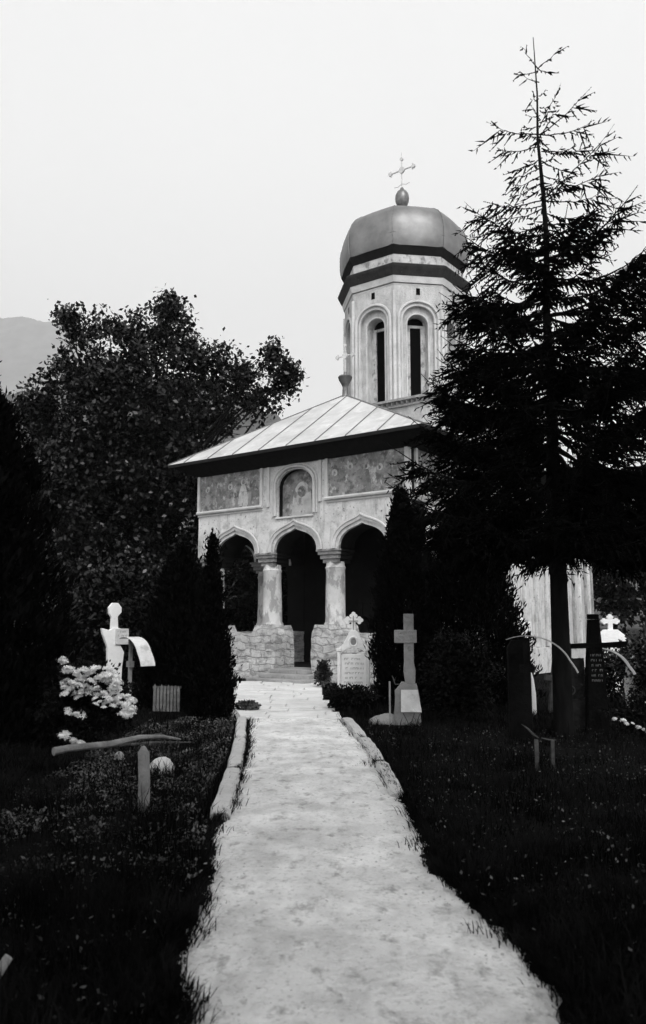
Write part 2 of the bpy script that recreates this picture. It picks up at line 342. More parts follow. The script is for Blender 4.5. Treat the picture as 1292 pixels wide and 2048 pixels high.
# columns, capitals, plinths
def colum(x, y):
    MB().lathe([(.33, 1.55), (.34, 1.66), (.30, 1.72), (.285, 2.4), (.275, 3.2), (.30, 3.28), (.27, 3.34), (.28, 3.45)], x, y, 20).build('column', 'column', ch, smooth=True, rough=.02, rscale=2)
    c = MB(); k_ = MB()
    for i, (hw, z0, z1) in enumerate([(.26, 3.41, 3.52), (.32, 3.523, 3.64), (.37, 3.643, 3.735), (.41, 3.738, 3.80)]):
        c.box(x - hw, x + hw, y - .42 + (.41 - hw), y - .42 + (.41 - hw) + .14, z0, z1)
        k_.box(x - hw + .004, x + hw - .004, y - .42 + (.41 - hw) + .142, y + .4, z0 + .002, z1 - .002)
    cp = c.build('capital', 'brick', ch, bevel=.012); k_.build('shade_dark_back', 'interior', cp)  # rear of the capital near black, its shaded side painted in
for x in (-3.55, -1.16, 1.23, 3.6): colum(x, .4)
colum(-3.58, 2.93); colum(3.6, 2.93)
for x in (-3.6, 3.6): MB().box(x - .38, x + .38, 4.6, 4.99, -.05, 3.8).build('corner_pier', 'interior', ch)  # piers coloured near black with the porch shade
def plinth(x0, x1, y0, y1, z1, nm='plinth', m='rubble'):
    b = MB(); c = .12
    b.prism([(x0, -.1), (x1, -.1), (x1, z1 - c * 2), (x1 - c, z1), (x0 + c, z1), (x0, z1 - c * 2)], y0, y1)
    b.build(nm, m, ch, sub=7, rough=.045, rscale=2.6, smooth=True)
plinth(-1.58, -.68, -.06, .86, 1.62); plinth(.70, 1.75, -.06, .86, 1.64); plinth(-4.05, -3.0, -.06, .86, 1.6); plinth(3.1, 4.05, -.06, .86, 1.6)
plinth(-3.1, -1.5, .02, .75, 1.38, 'parapet'); plinth(1.6, 3.2, .02, .75, 1.40, 'parapet')
for sx in (-4.02, 3.2):
    b = MB(); b.box(sx, sx + .8, .8, 5, -.1, 1.4); b.build('parapet', 'rubble', ch, sub=5, rough=.04, rscale=2.5)
for i in range(34):
    rb = MB()
    x = rnd.choice([rnd.uniform(-3.0, -.8), rnd.uniform(.75, 2.6)]); r_ = rnd.uniform(.06, .17)
    rb.lathe([(r_ * .6, 0), (r_, r_ * .3), (r_ * .85, r_ * .8), (r_ * .3, r_ * 1.05)], x, -.12 - rnd.uniform(0, .28), 7, rnd.random())
    rb.build('footing_stone', 'greystone', ch, rough=.03, rscale=6, smooth=True)
st = MB(); st.box(-1.0, 1.15, -.95, -.06, -.05, .12, .01); st.box(-.85, 1.0, -.58, -.04, .123, .24, .01); st.box(-.66, .69, -.3, .9, .243, .36, .01)
st.build('steps', 'greystone', ch, bevel=.02, sub=2, rough=.015)
# porch interior in near-black, its shade put into the colour
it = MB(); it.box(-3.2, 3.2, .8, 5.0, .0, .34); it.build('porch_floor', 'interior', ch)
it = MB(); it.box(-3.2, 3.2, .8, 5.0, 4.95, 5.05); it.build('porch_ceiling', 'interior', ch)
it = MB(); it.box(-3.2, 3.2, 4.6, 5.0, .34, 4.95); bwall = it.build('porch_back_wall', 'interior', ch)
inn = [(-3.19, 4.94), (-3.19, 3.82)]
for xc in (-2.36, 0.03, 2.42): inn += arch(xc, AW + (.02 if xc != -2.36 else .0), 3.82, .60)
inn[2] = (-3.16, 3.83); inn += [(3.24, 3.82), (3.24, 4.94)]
plate('inner_front_shade', inn, [], .03, front(.803, .03), 'interior', ch)  # dark sheet added on the wall back to paint its shade
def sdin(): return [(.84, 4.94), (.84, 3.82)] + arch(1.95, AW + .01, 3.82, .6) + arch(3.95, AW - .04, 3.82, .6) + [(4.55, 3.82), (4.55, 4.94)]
plate('inner_side_shade', sdin(), [], .03, sidew(-3.197, .03), 'interior', ch)  # dark sheets over the inner side walls paint their shade
plate('inner_side_shade', sdin(), [], .03, sidew(3.167, .03), 'interior', ch)
dr = MB(); dr.box(-.6, .6, 4.52, 4.597, .35, 2.4); dr.build('door', 'soffit', ch)
fr = MB(); fr.prism([(-.75, .35), (-.75, 2.55), (.75, 2.55), (.75, .35), (.603, .35), (.603, 2.403), (-.603, 2.403), (-.603, .35)], 4.48, 4.596); fr.build('door_frame', 'soffit', ch)  # frame given the dark board colour to sink into the porch shade
# frescoes and frames
def framed(nm, x0, x1, z0, z1, m='fresco', side=False, t=.10):
    rot = (lambda P: [(4 - .0 - q[1], q[0], q[2]) for q in P]) if side else (lambda P: P)
    b = MB(); b.box(x0, x1, -.012, .06, z0, z1); b.v = rot(b.v)
    f = b.build(nm, m, ch)
    b = MB()
    b.prism([(x0 - t, z0 - .03), (x0 - t, z1), (x0, z1), (x0, z0), (x1, z0), (x1, z1), (x1 + t, z1), (x1 + t, z0 - .03)], -.07, .05)
    b.v = rot(b.v); b.build('frame', 'moulding', f, bevel=.006)
    b = MB(); pts = [(x0 - t, -.06, z0 - .045), (x1 + t, -.06, z0 - .045)]
    b.tube(pts, .055, 8); b.box(x0 - t, x1 + t, -.03, .04, z0 - .16, z0 - .06)
    b.v = rot(b.v); b.build('sill_moulding', 'moulding', f)
    return f
framed('fresco_panel', -3.92, -1.32, 5.28, ZT - .02); framed('fresco_panel', 1.28, 3.88, 5.30, ZT - .02)
framed('fresco_panel', .35, 2.2, 5.30, ZT - .02, side=True); framed('fresco_panel', 2.6, 4.7, 5.30, ZT - .02, side=True)
# figures within the panels: haloed saints as low painted reliefs
def painted(x, z, w_, h_, ms, y=-.016, par=ch):
    b = MB(); b.prism([(x - w_ * .5, z), (x + w_ * .5, z), (x + w_ * .42, z + h_ * .45), (x + w_ * .2, z + h_ * .72), (x - w_ * .2, z + h_ * .72), (x - w_ * .44, z + h_ * .4)], y, y + .004)
    b.build('painted_robe', ms[0], par)
    b = MB(); k = 14
    b.prism([(x + .105 * math.cos(2 * math.pi * i / k), z + h_ * .83 + .105 * math.sin(2 * math.pi * i / k)) for i in range(k)], y - .002, y + .004)
    b.build('painted_halo', ms[1], par)
    b = MB(); b.prism([(x + .04 * math.cos(2 * math.pi * i / k), z + h_ * .81 + .055 * math.sin(2 * math.pi * i / k)) for i in range(k)], y - .005, y - .001)
    b.build('painted_face', 'fresco_mid', par)
painted(-2.05, 5.34, .42, .9, ('fresco_light', 'fresco_light')); painted(2.05, 5.36, .4, .92, ('fresco', 'fresco_light'))
for x, k_ in ((-3.6, 0), (-3.1, 1), (-2.6, 0), (-1.55, 1), (1.5, 0), (2.6, 1), (3.05, 0), (3.55, 1)): painted(x, 5.33, .34, .8 + .1 * k_, (('fresco', 'fresco_light'), ('fresco_mid', 'fresco'))[k_])
nb = plate('niche_fresco', [(x, z) for x, z in ([(-.72, 4.8)] + arch(.02, .74, 5.72, .62, 0, 18) + [(.76, 4.8)])], [], .05, front(.26, .05), 'fresco', ch)
b = MB(); ar = [(-.66, 4.9)] + arch(.02, .68, 5.72, .56, 0, 18) + [(.70, 4.9)]
b.tube([(x * 1.09, -.04, 5.0 + (z - 5.0) * 1.06) for x, z in ar], .045, 6); b.tube([(x * 1.22, -.02, 5.0 + (z - 5.0) * 1.12) for x, z in ar], .03, 6)
b.build('niche_moulding', 'moulding', ch)
b = MB(); b.box(-.70, .74, -.05, .24, 4.80, 4.858); b.build('niche_sill', 'moulding', ch, bevel=.01)
b = MB(); k = 20
b.prism([(.1 + .36 * math.cos(math.pi * i / k), 5.3 + .62 * math.sin(math.pi * i / k)) for i in range(k + 1)] + [(-.3, 4.9), (.5, 4.9)], .252, .258); b.build('painted_robe', 'fresco_light', nb)
b = MB(); b.prism([(.1 + .17 * math.cos(2 * math.pi * i / k), 5.62 + .17 * math.sin(2 * math.pi * i / k)) for i in range(k)], .246, .25); b.build('painted_halo', 'fresco', nb)
for x in (-1.0, .98):
    MB().box(x - .05, x + .05, -.05, .03, 4.5 + .7, ZT).build('pilaster_strip', 'moulding', ch, bevel=.01)
# saw tooth band on the side wall
b = MB(); t_ = 0.05
while t_ < 15.5:
    b.add([(4.0, t_, 5.0), (4.0, t_ + .2, 5.0), (4.12, t_ + .1, 5.0), (4.0, t_, 5.13), (4.0, t_ + .2, 5.13), (4.12, t_ + .1, 5.13)], [(0, 1, 2), (5, 4, 3), (0, 2, 5, 3), (2, 1, 4, 5)]); t_ += .21
b.build('sawtooth_band', 'brick', ch)
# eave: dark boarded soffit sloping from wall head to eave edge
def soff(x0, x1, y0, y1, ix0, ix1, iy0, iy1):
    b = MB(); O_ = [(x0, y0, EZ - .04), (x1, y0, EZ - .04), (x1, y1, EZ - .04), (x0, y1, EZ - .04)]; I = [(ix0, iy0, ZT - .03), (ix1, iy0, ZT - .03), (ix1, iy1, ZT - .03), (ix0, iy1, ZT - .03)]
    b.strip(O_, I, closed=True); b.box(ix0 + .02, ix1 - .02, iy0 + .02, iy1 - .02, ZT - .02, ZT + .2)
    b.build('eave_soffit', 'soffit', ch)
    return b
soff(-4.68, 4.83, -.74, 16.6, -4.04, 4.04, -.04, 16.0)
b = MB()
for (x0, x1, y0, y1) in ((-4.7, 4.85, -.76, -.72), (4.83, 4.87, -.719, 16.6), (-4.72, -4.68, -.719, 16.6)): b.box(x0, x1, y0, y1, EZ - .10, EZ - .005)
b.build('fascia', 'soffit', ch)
# porch roof: four slopes meeting at a point, standing seams
AP = (.12, 2.5, 9.12)
def roofface(b, sm, p0, p1, ap, step, off=0, thin=.018):
    p0, p1, ap = map(Vector, (p0, p1, ap)); b.add([p0, p1, ap], [(0, 1, 2)])
    nrm = (p1 - p0).cross(ap - p0).normalized()
    if nrm.z < 0: nrm = -nrm
    L_ = (p1 - p0).length; e = (p1 - p0) / L_; foot = (ap - p0).dot(e); up = (ap - p0 - e * foot)
    d = off
    while d < L_:
        k = (d / foot) if d < foot else (L_ - d) / (L_ - foot)
        k = max(0, min(1, k))
        if k > .04:
            a_ = p0 + e * d; c_ = a_ + up * k
            sm.tube([a_ + nrm * .012, c_ + nrm * .012], thin, 4)
        d += step
rf = MB(); sm = MB(); c = [(-4.7, -.76, EZ), (4.87, -.76, EZ), (4.87, 6.0, EZ), (-4.7, 6.0, EZ)]
roofface(rf, sm, c[0], c[1], AP, 1.06, .75); roofface(rf, sm, c[1], c[2], AP, 1.0, .5); roofface(rf, sm, c[2], c[3], AP, 1, .5); roofface(rf, sm, c[3], c[0], AP, 1, .5)
roof = rf.build('porch_roof', 'tin', ch)
for q in (c[0], c[1]): sm.tube([q, AP], .03, 5)
sm.build('standing_seams', 'seam', roof)
b = MB(); b.lathe([(.13, 9.0), (.10, 9.12), (.085, 9.38), (.14, 9.5), (.20, 9.60), (.24, 9.72), (.21, 9.76), (.06, 9.80), (.05, 9.9)], AP[0], AP[1], 14)
fi = b.build('roof_finial', 'dark_metal', ch, smooth=True)
def ornate_cross(name, x, y, z, H, Wd, m, par, t=.035, lob=.07, rays=False):
    b = MB(); zc = z + H * .62
    b.tube([(x, y, z), (x, y, z + H)], t * .8, 6); b.tube([(x - Wd / 2, y, zc), (x + Wd / 2, y, zc)], t * .8, 6)
    dia = [(zc_, r_) for zc_, r_ in ((zc, lob * 1.5),)]
    for cx_, cz_, r_ in [(x, zc, lob * 1.5), (x - Wd / 2, zc, lob), (x + Wd / 2, zc, lob), (x, z + H, lob * .8)]:
        k = 8; b.prism([(cx_ + r_ * math.cos(2 * math.pi * i / k + .39), cz_ + r_ * math.sin(2 * math.pi * i / k + .39)) for i in range(k)], y - t, y + t)
    for sx in (-1, 1):
        b.tube([(x + sx * Wd * .27, y, zc), (x + sx * Wd * .27, y, zc + .001)], t * .5, 5)
        for cz_ in (-1, 1):
            k = 6; cx_ = x + sx * (Wd / 2 - lob * .4); b.lathe([(lob * .35, zc + cz_ * lob - lob * .3), (lob * .35, zc + cz_ * lob + lob * .3)], cx_, y, 6)
    b.tube([(x, y, z + H), (x, y, z + H + .28)], t * .35, 5)
    if rays:
        for sx in (-1, 1): b.tube([(x, y, z + .18), (x + sx * .18, y, z + .10), (x + sx * .34, y, z + .13)], .012, 5)
    return b.build(name, m, par)
ornate_cross('cross', AP[0], AP[1], 9.86, .95, .62, 'pale_metal', fi, .03, .07)
# nave behind
nv = MB()
nv.box(-4, 4, 5.003, 10.6, -.1, ZT - .04); nv.build('nave_wall', 'plaster', ch)
nr = MB(); e0 = [(-4.7, 6.003, EZ), (4.87, 6.003, EZ), (4.87, 16.6, EZ), (-4.7, 16.6, EZ)]; r0 = [(0, 6.0, 8.2), (0, 14, 8.2)]
nr.add(e0 + r0, [(0, 1, 4), (1, 2, 5, 4), (2, 3, 5), (3, 0, 4, 5)]); nr.build('nave_roof', 'tin', ch, fixn=False)
b = MB()
for t0 in (5.4, 6.35, 7.3, 8.25, 9.2, 10.15): b.box(4.002, 4.09, t0, t0 + .34, .9, 4.6)
b.box(4.002, 4.16, 5.05, 10.6, -.05, .86); b.build('pilaster', 'plaster', ch, bevel=.015)
# faceted eastern part with close set pilasters
aps = [(4.0, 10.6), (4.25, 11.4), (4.35, 12.4), (4.25, 13.4), (3.7, 14.6), (2.4, 15.8), (0, 16.2), (-2.4, 15.8), (-3.7, 14.6), (-4.1, 12.4), (-4, 10.6)]
b = MB(); n_ = len(aps); b.add([(x, y, z) for z in (-.1, ZT - .04) for x, y in aps], [(i, (i + 1) % n_, n_ + (i + 1) % n_, n_ + i) for i in range(n_)] + [tuple(range(n_, 2 * n_))])
b.build('apse_wall', 'tower_plaster', ch)
b = MB()
for i in range(5):
    (x0, y0), (x1, y1) = aps[i], aps[i + 1]; L_ = math.hypot(x1 - x0, y1 - y0); k = max(2, int(L_ / .42))
    for j in range(k + 1):
        f_ = j / k; b.tube([(x0 + (x1 - x0) * f_, y0 + (y1 - y0) * f_, z) for z in (.8, 4.7)], .085, 8)
b.build('apse_pilaster', 'plaster', ch)

# ---- tower
TX, TY = .12, 6.3; tw = MB()
def octa(rad, z0, z1, b, rad1=None):
    b.lathe([(rad, z0), (rad if rad1 is None else rad1, z1)], TX, TY, 8, R(22.5))
tb = MB(); tb.box(TX - 2.45, TX + 2.45, TY - 2.40, TY + 2.45, 6.0, 8.86)
base = tb.build('tower_base', 'tower_plaster', ch)
tb = MB(); tb.box(TX - 2.56, TX + 2.56, TY - 2.51, TY + 2.56, 8.80, 8.87); tb.box(TX - 2.66, TX + 2.66, TY - 2.61, TY + 2.66, 8.98, 9.06)
for i in range(27):
    for (a_, q) in ((0, 0), (1, 1)):
        u = -2.5 + i * .19
        if a_ == 0: tb.add([(TX + u, TY - 2.42, 8.872), (TX + u + .17, TY - 2.42, 8.872), (TX + u + .085, TY - 2.58, 8.872), (TX + u, TY - 2.42, 8.978), (TX + u + .17, TY - 2.42, 8.978), (TX + u + .085, TY - 2.58, 8.978)], [(0, 1, 2), (5, 4, 3), (0, 2, 5, 3), (2, 1, 4, 5)])
        else: tb.add([(TX + 2.47, TY + u, 8.872), (TX + 2.47, TY + u + .17, 8.872), (TX + 2.63, TY + u + .085, 8.872), (TX + 2.47, TY + u, 8.978), (TX + 2.47, TY + u + .17, 8.978), (TX + 2.63, TY + u + .085, 8.978)], [(0, 1, 2), (5, 4, 3), (0, 2, 5, 3), (2, 1, 4, 5)])
tb.build('base_cornice', 'brick', base, fixn=False)
RW = 2.24; ap = RW * math.cos(R(22.5)); hw = RW * math.sin(R(22.5))
tm = MB(); octa(RW - .60, 9.0, 13.3, tm); tower = tm.build('tower', 'tower_plaster', ch)
for k in range(8):
    ph = R(45 * k); ca, sa = math.cos(ph), math.sin(ph)
    def pl(a_, b_, c_, ph=ph, ca=ca, sa=sa):   # a along the face, b up, c outward
        return (TX + a_ * ca + (ap + c_) * sa, TY - (ap + c_) * ca + a_ * sa, b_)
    def P(b): b.v = [pl(x, z, -y) for x, y, z in b.v]; return b
    o1 = [(-.56, 9.04)] + arch(0, .56, 12.02, .56, 0, 18) + [(.56, 9.04)]
    o2 = [(-.37, 9.04)] + arch(0, .37, 11.92, .40, 0, 16) + [(.37, 9.04)]
    o3 = [(-.19, 9.2), (-.19, 11.95), (.19, 11.95), (.19, 9.2)]
    hw_ = hw - .002
    plate('wall_face', [(-hw_, 9.0), (-hw_, 13.3), (hw_, 13.3), (hw_, 9.0)], [o1], .14, lambda a_, b_, c_: pl(a_, b_, c_ - .07), 'tower_plaster', tower)
    plate('window_reveal', [(-.62, 9.0), (-.62, 12.75), (.62, 12.75), (.62, 9.0)], [o2], .32, lambda a_, b_, c_: pl(a_, b_, c_ - .305), 'tower_plaster', tower)
    wpl = plate('window_surround', [(-.4, 9.0), (-.4, 12.4), (.4, 12.4), (.4, 9.0)], [o3, [(-.3, 12.04)] + arch(0, .3, 12.06, .26, 0, 12) + [(.3, 12.04)]], .06, lambda a_, b_, c_: pl(a_, b_, c_ - .50), 'fresco_light', tower)
    b = P(MB().box(-.35, .35, .532, .539, 9.15, 12.36)); b.build('window_shade_back', 'black', tower)  # black plate behind the slit also paints the shade of the lunette
    b = MB(); b.tube([(x, -.03, z) for x, z in [(-.71, 9.1)] + arch(0, .71, 12.02, .72, 0, 20) + [(.71, 9.1)]], .05, 6)
    b.tube([(x, .02, z) for x, z in [(-.59, 9.1)] + arch(0, .59, 12.02, .59, 0, 20) + [(.59, 9.1)]], .035, 6)
    b.tube([(x, .15, z) for x, z in [(-.39, 9.1)] + arch(0, .39, 11.92, .42, 0, 18) + [(.39, 9.1)]], .03, 6)
    P(b).build('arch_moulding', 'moulding', tower)
    b = P(MB().box(-.07, .07, -.006, .1, 12.98, 13.22)); b.build('putlog_hole', 'black', tower)
# corner roll shafts
b = MB()
for k in range(8):
    a_ = R(22.5 + 45 * k); b.tube([(TX + (RW - .0) * math.sin(a_), TY - (RW - .0) * math.cos(a_), z) for z in (9.05, 13.1)], .06, 8)
b.build('corner_shaft', 'moulding', tower)
def ringbox(b, r0, r1, z0, z1): b.lathe([(r0 - .3, z0), (r0, z0), (r1, z1), (r1 - .3, z1)], TX, TY, 8, R(22.5), cap=False)
b = MB(); ringbox(b, 2.24, 2.27, 13.30, 13.36); ringbox(b, 2.29, 2.35, 13.40, 13.62); b.build('cornice', 'moulding', tower, fixn=False)
b = MB(); ringbox(b, 2.20, 2.22, 13.355, 13.41); b.lathe([(2.1, 13.61), (2.36, 13.621), (2.50, 13.90), (2.52, 13.98), (2.4, 14.06)], TX, TY, 8, R(22.5), cap=False)
# brick dentils of the dark cornice
b.build('dark_cornice', 'cornice_dark', tower, fixn=False)
b = MB()
for k in range(8):
    ph = R(45 * k); ca, sa = math.cos(ph), math.sin(ph)
    for j in range(-9, 10):
        d = MB().box(j * .098 - .03, j * .098 + .03, -(2.46 * math.cos(R(22.5))), -(2.46 * math.cos(R(22.5))) + .1, 13.91, 13.94)
        d.v = [(TX + x * ca - y * sa, TY + y * ca + x * sa, z) for x, y, z in d.v]; b.add(d.v, d.f)
b.build('dentil_course', 'greystone', tower)
b = MB(); ringbox(b, 2.22, 2.22, 14.0, 14.50); b.build('drum_band', 'fresco_light', tower, fixn=False)
b = MB(); b.lathe([(2.1, 14.44), (2.24, 14.45), (2.38, 14.72), (2.36, 14.80), (2.2, 14.82)], TX, TY, 8, R(22.5), cap=False); b.build('dome_eave', 'soffit', tower, fixn=False)
prof = [(2.36, 14.72), (2.40, 14.9), (2.42, 15.1), (2.42, 15.35), (2.42, 15.62), (2.38, 15.9), (2.28, 16.18), (2.12, 16.42), (1.88, 16.62), (1.54, 16.78), (1.1, 16.91), (.6, 17.04), (.25, 17.14), (.12, 17.22)]
prof = [(r_, 14.72 + (z - 14.72) * .89) for r_, z in prof]
dm = MB(); dm.lathe(prof, TX, TY, 32, R(22.5))
for i_, (vx, vy, vz) in enumerate(dm.v):      # eight soft facets, slightly bellied between the ribs
    q_ = (i_ % 4) * R(11.25) - (R(22.5) if i_ % 4 else 0); f_ = 1.0 if i_ % 4 == 0 else math.cos(R(22.5)) / math.cos(q_) * (1.022 if i_ % 4 == 2 else 1.016)
    dm.v[i_] = (TX + (vx - TX) * f_, TY + (vy - TY) * f_, vz)
dome = dm.build('dome', 'dome_tin', ch, smooth=True)
# sheet seams along the ribs and across the facets
b = MB()
for k in range(8):
    a_ = R(22.5 + 45 * k); b.tube([(TX + r_ * math.sin(a_), TY - r_ * math.cos(a_), z) for r_, z in prof[:-1]], .016, 5)
for (r_, z) in ((2.425, 15.16), (2.245, 15.99)):
    b.tube([(TX + r_ * math.sin(R(22.5 + 45 * k)), TY - r_ * math.cos(R(22.5 + 45 * k)), z) for k in range(9)], .009, 4)
b.build('sheet_seams', 'dark_metal', dome)
b = MB(); b.lathe([(.16, 16.90), (.10, 17.05), (.13, 17.24), (.19, 17.36), (.25, 17.52), (.265, 17.66), (.25, 17.80), (.18, 17.93), (.08, 18.02), (.05, 18.10)], TX, TY, 18)
b.build('finial_ball', 'dark_metal', dome, smooth=True)
ornate_cross('cross', TX, TY, 18.08, 1.18, 1.02, 'pale_metal', dome, .036, .085, True)

# ================================================================ VEGETATION
rs = np.random.RandomState(5)
def leafquads(C, size, seed=0, asp=.55, up=0.3, dirs=None):
    r = np.random.RandomState(seed); n = len(C)
    d = r.normal(size=(n, 3)) if dirs is None else dirs + r.normal(size=(n, 3)) * .35
    d /= np.linalg.norm(d, axis=1)[:, None]
    q = r.normal(size=(n, 3)); q[:, 2] += up * 2
    s = np.cross(d, q); s /= np.linalg.norm(s, axis=1)[:, None] + 1e-9
    L = (size * r.uniform(.45, 1.4, n))[:, None]
    nr_ = np.cross(d, s)
    a = C - d * L * .5; b = C + s * L * asp * .5 + nr_ * L * .08; c_ = C + d * L * .5; e = C - s * L * asp * .5 + nr_ * L * .08
    return np.stack([a, b, c_, e], 1)
def lobes_pts(lobes, n, seed, shell=.5, clump=0):
    r = np.random.RandomState(seed); vol = np.array([l[3] * l[4] * l[5] for l in lobes]) ** .8; vol /= vol.sum()
    P = []
    for l, k in zip(lobes, (vol * n).astype(int)):
        v = r.normal(size=(k, 3)); v /= np.linalg.norm(v, axis=1)[:, None]
        rad = (r.uniform(0, 1, k) ** shell)[:, None]
        # lumpy surface
        lump = 1 + .22 * np.sin(v[:, :1] * 5 + seed) * np.cos(v[:, 1:2] * 6 + l[0]) + .15 * np.sin(v[:, 2:] * 9 + l[2])
        P.append(np.array(l[:3]) + v * rad * lump * np.array(l[3:6]))
    P = np.concatenate(P)
    if clump:
        cc = P[r.randint(0, len(P), max(1, len(P) // clump))]
        P = cc[r.randint(0, len(cc), len(P))] + r.normal(size=P.shape) * (.13 if clump < 40 else .2)
    return P
def W(x, y, Y): return ((x - 646) / 1650 * Y, Y, 1.6 + (1252 - y) / 1650 * Y)

def limbs(b, base, tips, r0, split=.45):
    base = Vector(base); top = Vector(base) + Vector((0, 0, 1)) * (max(t[2] for t in tips) - base.z) * split
    b.tube([base, base.lerp(top, .5) + Vector((.1, 0, 0)), top], [r0, r0 * .8, r0 * .6], 10)
    for t in tips:
        t = Vector(t); s = base.lerp(top, rnd.uniform(.45, 1)); m1 = s.lerp(t, .5) + Vector((rnd.uniform(-.3, .3), rnd.uniform(-.3, .3), rnd.uniform(0, .4)))
        b.tube([s, m1, t], [r0 * .42, r0 * .25, .02], 6)
        for _ in range(4):
            u = m1.lerp(t, rnd.random()); b.tube([u, u + Vector((rnd.uniform(-.9, .9), rnd.uniform(-.9, .9), rnd.uniform(-.2, .8)))], [r0 * .1, .01], 5)

def broad_tree(name, label, cat, base, lobes, n, size, r0=.25, m='leaf', seed=1, group=None, clump=9, shell=.45):
    t = empty(name, base); tag(t, label, cat, group)
    bx, by, bz = base
    ll = [(l[0] - bx, l[1] - by, l[2] - bz, l[3], l[4], l[5]) for l in lobes]
    b = MB(); limbs(b, (0, 0, -.1), [l[:3] for l in ll], r0); b.build('trunk', 'bark', t, smooth=True)
    P = lobes_pts(ll, n, seed, shell, clump)
    quads('crown', leafquads(P, size, seed, .6), m, t); return t

# big walnut behind the left end of the porch
wl = []
for (x, y, r_, Y) in [(330, 640, 55, 30), (270, 660, 60, 31), (200, 640, 45, 30), (130, 640, 42, 30.5), (380, 700, 60, 30.5), (300, 760, 95, 30), (200, 760, 90, 31), (120, 740, 60, 30), (90, 860, 60, 31), (190, 890, 100, 30),
                      (320, 880, 100, 31.5), (420, 780, 60, 32), (480, 730, 34, 31), (540, 700, 22, 31), (565, 745, 30, 31), (500, 790, 45, 32), (540, 775, 28, 31), (420, 850, 45, 32), (120, 980, 90, 30), (240, 1010, 120, 31), (340, 990, 60, 32), (130, 1120, 90, 29), (260, 1140, 110, 30), (350, 1100, 55, 31), (575, 735, 16, 31), (545, 675, 11, 31), (100, 608, 16, 30), (320, 590, 28, 30.5), (60, 800, 50, 30), (50, 950, 60, 30), (230, 830, 120, 30), (300, 950, 120, 30), (180, 1000, 120, 29.5), (400, 940, 50, 31), (400, 1060, 50, 31), (300, 1180, 110, 30), (180, 1220, 110, 30), (400, 1180, 60, 31)]:
    q = W(x, y, Y); s_ = Y / 1650; wl.append((q[0], q[1], q[2], r_ * s_, max(r_ * s_, .9), r_ * s_))
broad_tree('walnut_tree', 'tall broad crowned leafy tree rising behind the left end of the church porch', 'tree', (-6.6, 31, 0), wl, 120000, .19, .2, 'leaf', 11, clump=55)
# background trees on the right and left
def simple_lobes(x0, x1, ytop, ybot, Y, k, seed, rpx):
    r = random.Random(seed); out = []
    for i in range(k):
        x = r.uniform(x0, x1); y = r.uniform(ytop + rpx, ybot); q = W(x, y, Y + r.uniform(-1, 1)); s_ = Y / 1650 * rpx * r.uniform(.7, 1.1); out.append((q[0], q[1], q[2], s_, s_, s_))
    return out
gb = 'dark trees standing behind the graveyard'
broad_tree('background_tree', 'dark tree seen behind the spruce just right of the church tower', 'tree', (9.6, 43, 0), simple_lobes(935, 1090, 812, 1150, 43, 14, 3, 60), 11000, .3, .3, 'leaf_dark', 21, gb, 8)
broad_tree('background_tree', 'dark tree behind the spruce near the right edge', 'tree', (17, 42, 0), simple_lobes(1160, 1420, 930, 1200, 42, 16, 5, 70), 14000, .3, .3, 'leaf_dark', 22, gb, 8)
broad_tree('background_tree', 'dark tree at the far left edge behind the tall conifer', 'tree', (-14.5, 34, 0), simple_lobes(-260, 50, 850, 1200, 34, 14, 6, 75), 14000, .22, .3, 'leaf_dark', 23, gb, 8)

def shrub(name, label, cat, loc, rx, ry, h, n, size, m='leaf_dark', seed=3, group=None, clump=0, shell=.35):
    t = empty(name, loc); tag(t, label, cat, group)
    lob = [(0, 0, h * .5, rx * .8, ry * .8, h * .5)]
    r = random.Random(seed)
    for i in range(7): lob.append((r.uniform(-.5, .5) * rx, r.uniform(-.5, .5) * ry, r.uniform(.35, .8) * h, rx * .42, ry * .42, h * .22))
    P = lobes_pts(lob, n, seed, shell, clump); P = P[P[:, 2] > .01]
    quads('foliage', leafquads(P, size, seed, .6), m, t)
    b = MB()
    for i in range(6):
        b.tube([(r.uniform(-.08, .08), r.uniform(-.08, .08), -.05), (r.uniform(-.4, .4) * rx, r.uniform(-.4, .4) * ry, h * .6)], [.02, .006], 5)
    b.build('stems', 'bark', t); return t

def conifer_column(name, label, loc, h, rad, n, seed, cat='conifer', group=None, m='thuja', pw=.8, size=.11, low=.7):
    t = empty(name, loc); tag(t, label, cat, group); r = np.random.RandomState(seed)
    z = r.uniform(0, 1, n) ** .9; th = r.uniform(0, 2 * math.pi, n)
    prof_ = np.minimum((1 - z) ** pw * 1.15, low + (1 - low) * np.minimum(z / .35, 1)) * rad + .015
    rr = prof_ * (r.uniform(0, 1, n) ** .35) * (1 + .16 * np.sin(th * 2 + z * 31 + seed) * np.sin(z * 17 + th) + .10 * np.sin(z * 60 + th * 5) + .12 * np.sin(th * 3 + z * 9 + seed) + .08 * np.sin(th * 7 - z * 23))
    P = np.stack([rr * np.cos(th), rr * np.sin(th), z * h + r.normal(size=n) * .02], 1)
    d = np.stack([np.cos(th) * .45, np.sin(th) * .45, np.full(n, 1.0)], 1)
    P += r.normal(size=P.shape) * (r.uniform(0, 1, n) ** 4)[:, None] * np.array([.09, .09, .12]); quads('foliage', leafquads(P, size * r.uniform(.6, 1.5, n), seed, .32, 0, d), m, t)
    MB().tube([(0, 0, -.05), (0, 0, h * .5), (.01, 0, h * .97)], [.07, .045, .008], 7).build('trunk', 'bark', t); return t
gc = 'columnar conifers in the churchyard'
conifer_column('columnar_conifer', 'slim dark pointed conifer left of the path, just before the porch', (-1.90, 14.2, 0), 3.12, .44, 22000, 31, group=gc, size=.08, pw=1.0)
conifer_column('columnar_conifer', 'tall dark tapering conifer right of the path, behind the stone cross', (1.60, 16.8, 0), 4.35, .66, 32000, 32, group=gc, size=.10, pw=.62)
